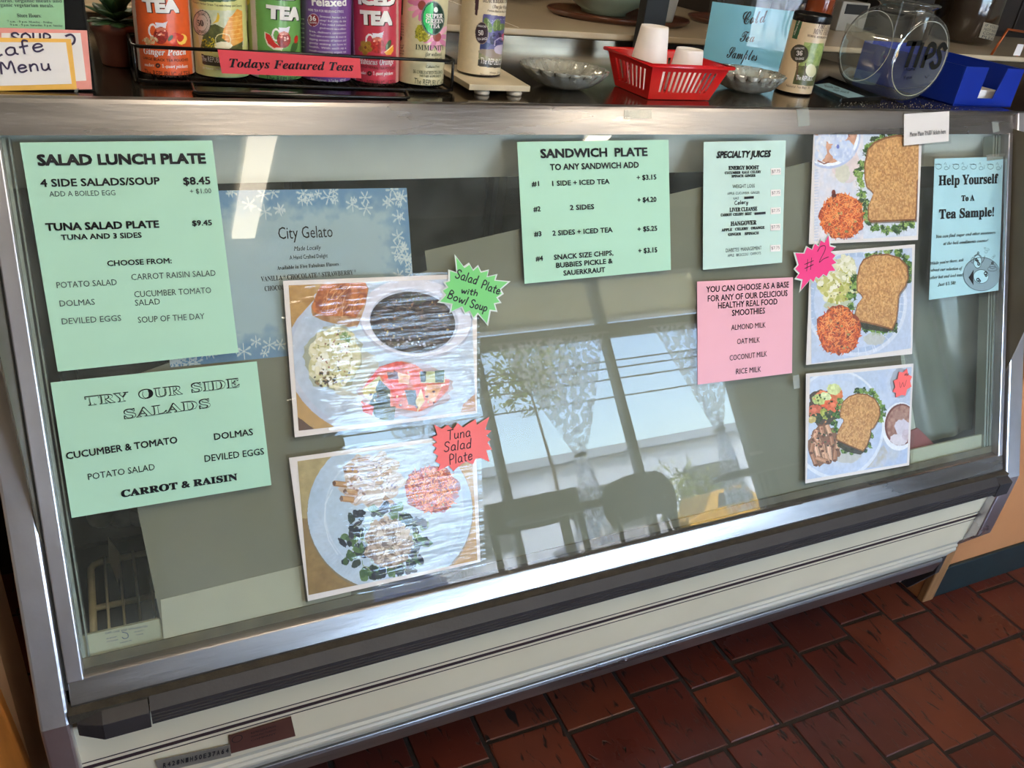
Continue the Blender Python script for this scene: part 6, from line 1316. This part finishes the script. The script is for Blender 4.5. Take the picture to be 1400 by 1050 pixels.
# drum shaped glass bowl for tips
bx, by, bz, bR, bh = 1.636, .162, TZ + .0865, .0885, .072
bowl_m = thin_glass('bowl_glass', (.93, .93, .90), 2.6, .25, 11, None, .03, .07); ring_m = mat('painted_edge_glint', (190, 188, 178), .12, 0, .3, 20, coat=.5)
t = thing('glass_bowl', 'round drum shaped clear glass tip bowl with black marker letters', 'bowl', (bx, by, TZ))
def drum(t_, q):                                             # t_ round the face, q across the thickness
    c_, s_ = math.cos(t_), math.sin(t_); e = 2.6; w_ = (abs(math.cos(q)) ** (2 / e)); d_ = math.copysign(abs(math.sin(q)) ** (2 / e), math.sin(q)); r_ = bR * (.80 + .20 * w_) if abs(q) < PI / 2 - .01 else bR * .8
    return (bx + r_ * c_, by + bh * d_, bz + max(-.0855, r_ * s_ * .985))
mb = MB(); V = []; nq = 15; n = 64
for j in range(nq):
    q = -PI / 2 + .02 + (PI - .04) * j / (nq - 1)
    for k in range(n): V.append(drum(2 * PI * k / n, q))
F = []
for j in range(nq - 1):
    for k in range(n):
        zc = (V[j * n + k][2] + V[(j + 1) * n + (k + 1) % n][2]) / 2; xc = (V[j * n + k][0] + V[j * n + (k + 1) % n][0]) / 2; yc = (V[j * n + k][1] + V[(j + 1) * n + k][1]) / 2
        if zc > bz + bR * .80 and (xc - bx) ** 2 / .060 ** 2 + (yc - by) ** 2 / .052 ** 2 < 1: continue
        F.append((j * n + k, j * n + (k + 1) % n, (j + 1) * n + (k + 1) % n, (j + 1) * n + k))
F.append(tuple(range(n))[::-1]); F.append(tuple((nq - 1) * n + k for k in range(n))); mb.add(V, F, True); part('bowl', mb, bowl_m, t)
def oval(t_, i): return 1.0
neck = MB(); neck.lathe((bx, by, bz + bR * .86), [(.058, 0), (.052, .006), (.053, .012), (.061, .016), (.063, .019), (.060, .021), (.051, .018)], 48); part('neck', neck, bowl_m, t)
part('edge_glint_ring', MB().tube([(bx + bR * .80 * math.cos(a), by - bh * .985, bz + bR * .79 * math.sin(a)) for a in np.linspace(0, 2 * PI, 49)[:-1]], .0008, 6, True), ring_m, t)  # pale rings paint in the glint along the glass edges
part('edge_glint_ring', MB().tube([(bx + bR * .80 * math.cos(a), by + bh * .985, bz + bR * .79 * math.sin(a)) for a in np.linspace(0, 2 * PI, 49)[:-1]], .0007, 6, True), ring_m, t)
pf = PL((bx, by - bh - .0008, bz), (1, 0, 0), (0, 0, 1)); mk = MB()
def fat(pts, w): pen(mk, pf, smooth(pts, 4), w, .0004)
fat([(-.050, .028), (-.016, .030)], .010); fat([(-.033, .028), (-.034, -.012)], .011); fat([(-.010, .028), (-.011, -.012)], .010)
fat([(.010, -.012), (.011, .026), (.026, .026), (.029, .012), (.012, .004)], .010); fat([(.060, .022), (.048, .030), (.040, .020), (.052, .006), (.054, -.008), (.042, -.013), (.034, -.006)], .010)
HW(mk, pf, 'Thank', (1234, 97), (1251, 96), 4.5, .0011, .0004); HW(mk, pf, 'You', (1234, 109), (1246, 107), 4.5, .0011, .0004); fat([(.028, -.030), (.033, -.034), (.038, -.028)], .0012); part('marker_lettering', mk, black_m, t)
t = thing('masking_strip', 'strip of pale tape round the back of the glass tip bowl', 'tape', (bx - .09, by, bz + .02)); part('tape', MB().prism([(bx - .0965, by - .03, bz + .036), (bx - .0965, by + .05, bz + .044), (bx - .0965, by + .05, bz + .026), (bx - .0965, by - .03, bz + .018)], (-.0006, 0, 0)), tape_m, t)

# blue paper box with a notched front
blu = mat('royal_blue_plastic', (0, 36, 140), .45, 0, .04, 8, spec=.25); t = thing('blue_box', 'open royal blue plastic tray with a notched front, right end of the worktop', 'box', (1.855, .2, TZ))
fx0, fx1, fy, fb, ft = 1.764, 1.948, .080, TZ + .001, TZ + .079
n0, n1 = 1.832, 1.880
part('front', MB().prism([(fx0, fy, fb), (fx1, fy, fb), (fx1, fy, ft), (n1 + .014, fy, ft), (n1, fy, fb + .016), (n0, fy, fb + .016), (n0 + .002, fy, ft), (fx0, fy, ft)], (0, .003, 0)), blu, t, .0008)
for x in (fx0, fx1 - .003): part('side', MB().box(x, x + .003, fy + .003, .36, fb, ft), blu, t)
part('back', MB().box(fx0, fx1, .36, .363, fb, ft + .004), blu, t); part('base', MB().box(fx0, fx1, fy, .363, fb - .0005, fb + .002), blu, t)
t = thing('paper_slips', 'white paper slips lying in the blue tray', 'paper', (1.86, .2, TZ + .004)); part('slips', MB().box(1.80, 1.92, .100, .33, TZ + .0042, TZ + .030), whitepaper, t, .002)

# coffee grounds and crumbs
t = thing('spilled_grains', 'dark and pale grains scattered round the foot of the glass bowl', 'crumbs', (1.6, .1, TZ), kind='stuff')
for nm, mm, cnt in (('dark_grains', mat('dark_grain', (40, 32, 26), .8), 700), ('pale_grains', mat('pale_grain', (196, 188, 170), .7), 170)):
    mb = MB()
    for _ in range(cnt):
        u = random.gauss(0, 1); x = random.choice([random.gauss(1.50, .07), random.gauss(1.70, .05), random.gauss(1.60, .09)]); y = random.choice([random.uniform(.04, .10), random.gauss(.08, .03)])
        if y < .035 or x < 1.3 or x > 1.9: continue
        r_ = random.uniform(.0004, .0011); a = random.uniform(0, 6.28)
        mb.add([(x + r_ * math.cos(a + k * 2.1), y + r_ * math.sin(a + k * 2.1), TZ + .0002) for k in range(3)] + [(x, y, TZ + r_ * 1.2)], [(0, 1, 3), (1, 2, 3), (2, 0, 3)])
    part(nm, mb, mm, t, kind='stuff')

# potted succulent
t = thing('potted_succulent', 'small green succulent in a brown plastic pot left of the orange tin', 'plant', (.186, .222, TZ))
px_, py_ = .188, .250
part('pot', MB().lathe((px_, py_, TZ), [(.024, .0005), (.026, .002), (.033, .046), (.036, .046), (.037, .058), (.034, .058), (.032, .050)], 32, True, False), mat('brown_pot', (104, 54, 40), .5), t)
part('soil', MB().lathe((px_, py_, TZ), [(.032, .051), (.0, .052)], 24), dark_m, t)
sg = mat('dark_succulent', (44, 74, 38), .45, 0, .2, 40)
for ringi, (nn, el, ln, wd) in enumerate(((8, .15, .048, .013), (7, .55, .045, .013), (6, 1.0, .046, .012), (4, 1.35, .05, .010))):
    for k in range(nn):
        a = k * 2 * PI / nn + ringi * .5; d = np.array([math.cos(a) * math.cos(el), math.sin(a) * math.cos(el), math.sin(el)]); s_ = np.array([-math.sin(a), math.cos(a), 0]); up_ = np.cross(d, s_)
        o_ = np.array([px_, py_, TZ + .056 + ringi * .004]); V = []; prof_ = [(0, .3), (.35, .9), (.65, 1), (.88, .55), (1, .03)]
        for q, w_ in prof_:
            c_ = o_ + d * ln * q - up_ * .006 * q * q; V += [c_ - s_ * wd * w_, c_ - up_ * .003 * w_, c_ + s_ * wd * w_, c_ + up_ * .002 * w_]
        F = [(j * 4 + i, j * 4 + (i + 1) % 4, (j + 1) * 4 + (i + 1) % 4, (j + 1) * 4 + i) for j in range(4) for i in range(4)] + [(0, 1, 2, 3), (19, 18, 17, 16)]
        mb = MB(); mb.add(V, F, True); part('leaf', mb, sg, t)

# black menu holder with cards at the left
hp = PL((0, .052, TZ), (1, .03, 0), (.0, .10, 1))
def hcard(px4, off, m, nm, par, th=.0006): mb = MB(); slab(mb, hp, [hp.hit(p) for p in px4], off, th, 4, 4); return part(nm, mb, m, par)
t = thing('menu_holder', 'black acrylic menu holder at the left end of the worktop', 'holder', (.0, .055, TZ))
hcard([(-150, -80), (106, -80), (131, 131), (-150, 131)], -.004, mat('holder_black', (10, 10, 12), .2), 'back_board', t, .003)
mb = MB(); a_, b_ = hp.hit((113, -10)), hp.hit((133, 131)); mb.bar(hp.pt(*a_, -.002), hp.pt(*b_, -.002), .003, .008); part('clear_edge', mb, lam_m, t)
e_ = hp.hit((131, 131)); P_ = hp.pt(*e_, 0); part('foot', MB().box(-.20, P_[0] + .001, P_[1] - .03, P_[1] + .06, TZ + .0004, TZ + .003), mat('holder_black', (10, 10, 12), .2), t)
def card(nm, lb, px4, off, m): o = thing(nm, lb, 'card', hp.pt(*hp.hit(px4[2]), off)); hcard(px4, off, m, 'card', o); return o
o = card('green_sheet', 'green sheet with store hours in the black menu holder', [(-60, -60), (84, -60), (89, 41), (-60, 38)], -.0015, mat('menu_green_paper', (150, 196, 150), .6)); mb = MB()
for s_, L_, R_, h_ in (('natural, organic meats and', (-10, 3), (85, 3.5), 4.5), ('organic vegetarian meals.', (-6, 9), (74, 10), 4.8), ('Store Hours:', (24, 23.5), (57, 24), 5), ('7 a.m. - 9 p.m. Monday - Friday', (10, 30.5), (72, 32), 2.6), ('9 a.m. - 9 p.m. Saturday, 8 p.m. Sunday', (14, 35), (86, 36.5), 2.6)): T(mb, hp, s_, L_, R_, h_, 'serif', .0, off=-.0008)
part('lettering', mb, greyink, o)
o = card('pink_card', 'salmon pink backed card behind the cafe menu card', [(-60, 36), (119, 41.5), (126, 122), (-60, 124)], .0008, mat('salmon_card', (232, 150, 138), .6)); hcard([(2, 45), (110, 45), (118, 110), (2, 116)], .0016, whitepaper, 'white_panel', o)
mb = MB(); HW(mb, hp, 'SOUP', (16, 58), (70, 60), 13, .0022, .0026); pen(mb, hp, smooth([hp.hit(p) for p in ((90, 49), (97, 47), (102, 52), (101, 58), (97, 61))]), .0024, .0026); part('handwriting', mb, mat('purple_marker', (60, 44, 76), .5), o)
o = card('yellow_card', 'yellow bordered white card handwritten cafe menu', [(-60, 50), (97, 53), (105, 121.5), (-60, 125)], .0040, mat('golden_card', (240, 184, 84), .6)); hcard([(-60, 57), (90, 57.5), (98, 114), (-60, 118.5)], .0048, whitepaper, 'white_panel', o)
mb = MB(); HW(mb, hp, 'Cafe', (-14, 78), (60, 69), 17, .0021, .0056); HW(mb, hp, 'Menu', (2, 100), (69, 95), 16, .0021, .0056); part('handwriting', mb, mat('purple_marker', (60, 44, 76), .5), o)
hcard([(102, 121), (108, 120), (105, 128), (101, 128)], .0050, tape_m, 'tape', o)

# ------------------------------------------------------------------ beige counter behind and what stands on it
CZ = 1.250
t = thing('back_counter', 'long beige laminate counter with a raised edge behind the display case', 'counter', (1.4, 1.2, 0))
part('countertop', MB().prism_x([(.6005, CZ), (.6005, CZ - .012), (.604, CZ - .015), (1.7, CZ - .015), (1.7, CZ)], -1.0, 3.8), beige_m, t, .002); part('carcass', MB().box(-1.0, 3.8, .64, 1.68, .0, CZ - .016), dark_m, t)
part('upstand', MB().box(-.3, 3.8, .6005, .612, 1.0, 1.2345), steel_top, t); part('counter_joint', MB().box(1.0, 1.002, .612, 1.69, CZ + .0001, CZ + .0006), mat('pale_joint', (224, 214, 196), .5), t)
brown_tray = mat('brown_tray_plastic', (88, 44, 26), .3, 0, .1, 8, coat=.4)
def oval_tray(x, y, rx, ry, lb):
    t = thing('brown_tray', lb, 'tray', (x, y, CZ), 'brown serving trays'); sc = np.array([[1, 0, 0], [0, ry / rx, 0], [0, 0, 1]])
    part('tray', MB().lathe((x, y, CZ), [(.0, .0015), (rx * .9, .002), (rx * .97, .010), (rx, .016), (rx * 1.01, .012), (rx * .93, .0005), (0, .0004)], 48, tilt=sc), brown_tray, t)
A1 = zp((852, 33), CZ); oval_tray(1.42, .88, .20, .15, 'brown oval tray left of the black posts under the white bowl'); oval_tray(1.86, .93, .16, .12, 'brown oval tray between the two black posts')
whi = mat('glazed_white', (206, 206, 190), .25, coat=.4); cel = mat('pale_green_glaze', (176, 190, 160), .3, coat=.4)
t = thing('white_bowl', 'large pale glazed bowl standing on the brown tray', 'bowl', (1.42, .96, CZ + .003)); part('bowl', MB().lathe((1.42, .96, CZ + .003), [(.06, 0), (.062, .008), (.10, .03), (.125, .06), (.13, .09), (.126, .09), (.11, .05), (.05, .014), (0, .012)], 48, True), cel, t)
t = thing('green_pad', 'small bright green pad lying on the brown tray', 'pad', (1.50, .79, CZ + .003)); part('pad', MB().box(1.475, 1.53, .765, .80, CZ + .0035, CZ + .010), mat('bright_green_plastic', (40, 150, 84), .4), t, .003)
t = thing('clear_cup', 'frosted clear plastic cup between the two black posts', 'cup', (1.62, .84, CZ)); cxp = zp((905, 29), CZ + .002)
part('cup', MB().lathe((cxp[0], cxp[1], CZ + .002), [(.026, 0), (.028, .004), (.040, .12), (.041, .123), (.038, .12), (.025, .006)], 32, True), mat('frosted_plastic', (176, 172, 164), .3, 0, .03, 8), t); t.location = (cxp[0], cxp[1], CZ + .002)
for o_ in t.children:
    for v_ in o_.data.vertices: v_.co.x += 1.62 - cxp[0]; v_.co.y += .84 - cxp[1]; v_.co.z += CZ - (CZ + .002)
def simple_box(nm, lb, cat, x0, x1, y0, y1, h_, m, bev=.003):
    t = thing(nm, lb, cat, ((x0 + x1) / 2, (y0 + y1) / 2, CZ)); part('body', MB().box(x0, x1, y0, y1, CZ + .0003, CZ + h_), m, t, bev); return t
P_ = yp((1160, 44), .95); tt = simple_box('grey_box', 'pale grey card reader box behind the glass bowl', 'box', P_[0] - .055, P_[0] + .06, .95, 1.07, .085, mat('pale_grey_plastic', (150, 142, 130), .5)); part('screen', MB().box(P_[0] - .04, P_[0] + .05, .948, .951, CZ + .05, CZ + .078), dark_m, tt)
P_ = yp((1133, 30), .80); t = thing('amber_bottle', 'amber brown tea bottle behind the mint tin', 'bottle', (P_[0], P_[1] + .05, CZ)); am = mat('amber_liquid', (120, 50, 20), .15, coat=.6)
part('body', MB().lathe((P_[0], P_[1] + .05, CZ), [(.036, .0005), (.04, .006), (.04, .15), (.016, .20), (.015, .235)], 32, True, True), am, t); part('cap', MB().lathe((P_[0], P_[1] + .05, CZ), [(.018, .236), (.018, .262)], 20, True, True), black_m, t)
P_ = yp((1352, 50), .78); t = thing('glass_jar', 'tall dark glass jar with a taped note behind the blue tray', 'jar', (P_[0], P_[1] + .1, CZ)); jx, jy = P_[0], P_[1] + .1
part('jar', MB().lathe((jx, jy, CZ), [(.085, .0005), (.095, .01), (.095, .20), (.06, .24), (.058, .26)], 40, True, True), mat('dark_jar_glass', (52, 40, 30), .12, coat=.5), t); part('lid', MB().lathe((jx, jy, CZ), [(.063, .261), (.066, .262), (.066, .285), (.05, .292)], 32, True, True), steel, t)
jc_ = CY(jx, jy, .0957); mb = MB(); slab(mb, jc_, [jc_.hit(p) for p in ((1345, 30), (1371, 36), (1362, 57), (1338, 51))], .001, .0004, 8, 4); part('note', mb, mat('worn_note_paper', (150, 138, 116), .7), t)
mb = MB()
for k, s_ in enumerate(('IF YOU DO', 'NOT WANT IT', 'COMPOST', 'PLEASE')): T(mb, jc_, s_, (1346 - k * 1.6, 36 + k * 5.2), (1366 - k * 1.6, 41 + k * 5.2), 3.2, off=.0016)
part('note_lettering', mb, ink_m, t)
t = thing('copper_rack', 'orange copper wire rack with a small tag at the far right', 'rack', (2.6, .75, CZ)); cop = mat('copper_wire', (170, 84, 40), .35, .6)
def cw_(pts): part('wire', MB().tube([yp(p, .80) if False else zp(p, 1.0) * 0 + yp(p, .62) for p in pts], .004, 6), cop, t)
cw_([(1352, 80), (1378, 40), (1402, 44)]); cw_([(1380, 92), (1404, 56)]); cw_([(1352, 80), (1400, 88)])
P_ = yp((1390, 70), .615); t2 = MB(); slab(t2, PL(P_, (1, 0, 0), (0, 0, 1)), [(-.01, .02), (.02, .02), (.02, -.012), (-.012, -.012)], .002, .0004, 2, 2); part('barcode_tag', t2, whitepaper, t)
for k, (p_, yd, w_, h_, cc, lb, nm, cat) in enumerate((((1096, 10), .94, .12, .16, (40, 36, 34), 'dark countertop appliance behind the cold tea samples sign', 'dark_appliance', 'appliance'), ((1248, 30), .86, .14, .34, (30, 25, 22), 'tall black coffee machine behind the glass bowl', 'coffee_machine', 'machine'),
                                       ((1294, 40), .98, .08, .20, (60, 42, 28), 'dark brown canister behind the glass bowl rim', 'brown_canister', 'canister'), ((690, -6), 1.15, .1, .05, (60, 56, 52), 'black handled pan at the back of the beige counter', 'black_pan', 'pan'), ((600, -4), 1.1, .12, .06, (214, 208, 196), 'white paper box at the back of the beige counter', 'white_box', 'box'))):
    P_ = yp(p_, yd)
    if nm == 'brown_canister':
        t = thing(nm, lb, cat, (P_[0], P_[1] + w_ / 2, CZ)); part('body', MB().lathe((P_[0], P_[1] + w_ / 2, CZ), [(w_ / 2, .0005), (w_ / 2, h_ * .85), (w_ * .45, h_)], 32, True, True), mat(nm, cc, .3, coat=.3), t); part('lid', MB().lathe((P_[0], P_[1] + w_ / 2, CZ), [(w_ * .47, h_ + .0005), (w_ * .47, h_ + .02), (.01, h_ + .03)], 32, True, True), black_m, t)
    elif nm == 'black_pan':
        t = thing(nm, lb, cat, (P_[0], P_[1] + .1, CZ)); part('pan', MB().lathe((P_[0], P_[1] + .1, CZ), [(.08, .0005), (.1, .04), (.098, .04), (.078, .004)], 32, True), black_m, t); part('handle', MB().bar((P_[0], P_[1] + .01, CZ + .03), (P_[0] - .03, P_[1] - .10, CZ + .035), .02, .01), black_m, t)
    else:
        t = simple_box(nm, lb, cat, P_[0] - w_ / 2, P_[0] + w_ / 2, P_[1], P_[1] + w_, h_, mat(nm, cc, .4), .006)
        if nm == 'coffee_machine': part('spout', MB().lathe((P_[0], P_[1] - .02, CZ), [(.02, .12), (.025, .15)], 16, True, True), steel, t); part('jug', MB().lathe((P_[0], P_[1] - .03, CZ), [(.03, .0005), (.034, .01), (.034, .08), (.026, .10)], 20, True, True), mat('dark_jar_glass', (52, 40, 30), .12), t)
        elif nm == 'dark_appliance': part('knob', MB().lathe((P_[0], P_[1] - .004, CZ + .06), [(.012, 0), (.012, .01)], 16, True, True, tilt=np.array([[1, 0, 0], [0, 0, -1], [0, 1, 0]])), steel, t)
        else: part('flap', MB().box(P_[0] - w_ / 2, P_[0] + w_ / 2, P_[1] - .03, P_[1], CZ + h_ - .001, CZ + h_ + .001), whitepaper, t)

cL = yp((985, 10), 1.10)[0]; cab = mat('dark_block_brown', (34, 24, 18), .6, 0, .2, 8)
t = thing('added_dark_block', 'added dark brown block darkening the back right of the beige counter', 'cabinet', (2.8, 1.5, CZ))
part('body', MB().box(cL, 3.75, 1.12, 1.68, CZ + .0005, CZ + .62), cab, t)  # added dark mass, hides the bright counter so this corner reads dim
for k in range(4): x = cL + .01 + k * (3.74 - cL) / 4; w_ = (3.74 - cL) / 4 - .01; dd = part('door', MB().box(x, x + w_, 1.102, 1.1195, CZ + .02, CZ + .60), cab, t, .003); part('knob', MB().lathe((x + w_ - .03, 1.10, CZ + .3), [(.008, 0), (.008, .01)], 12, True, True, tilt=np.array([[1, 0, 0], [0, 0, -1], [0, 1, 0]])), steel, dd)
# back wall shelves, dim
t = thing('wall_shelf', 'dark wooden shelves on the back kitchen wall', 'shelf', (3, 4.1, 1.2)); sh_m = mat('dark_shelf_wood', (70, 46, 30), .6, 0, .2, 6)
for z_ in (1.15, 1.55, 1.95): part('shelf_board', MB().box(.5, 5.1, 3.95, RY1 - .001, z_, z_ + .03), sh_m, t)
for x in (.52, 1.9, 3.4, 5.06): part('bracket', MB().box(x, x + .03, 3.96, RY1 - .002, .8, 2.0), sh_m, t)
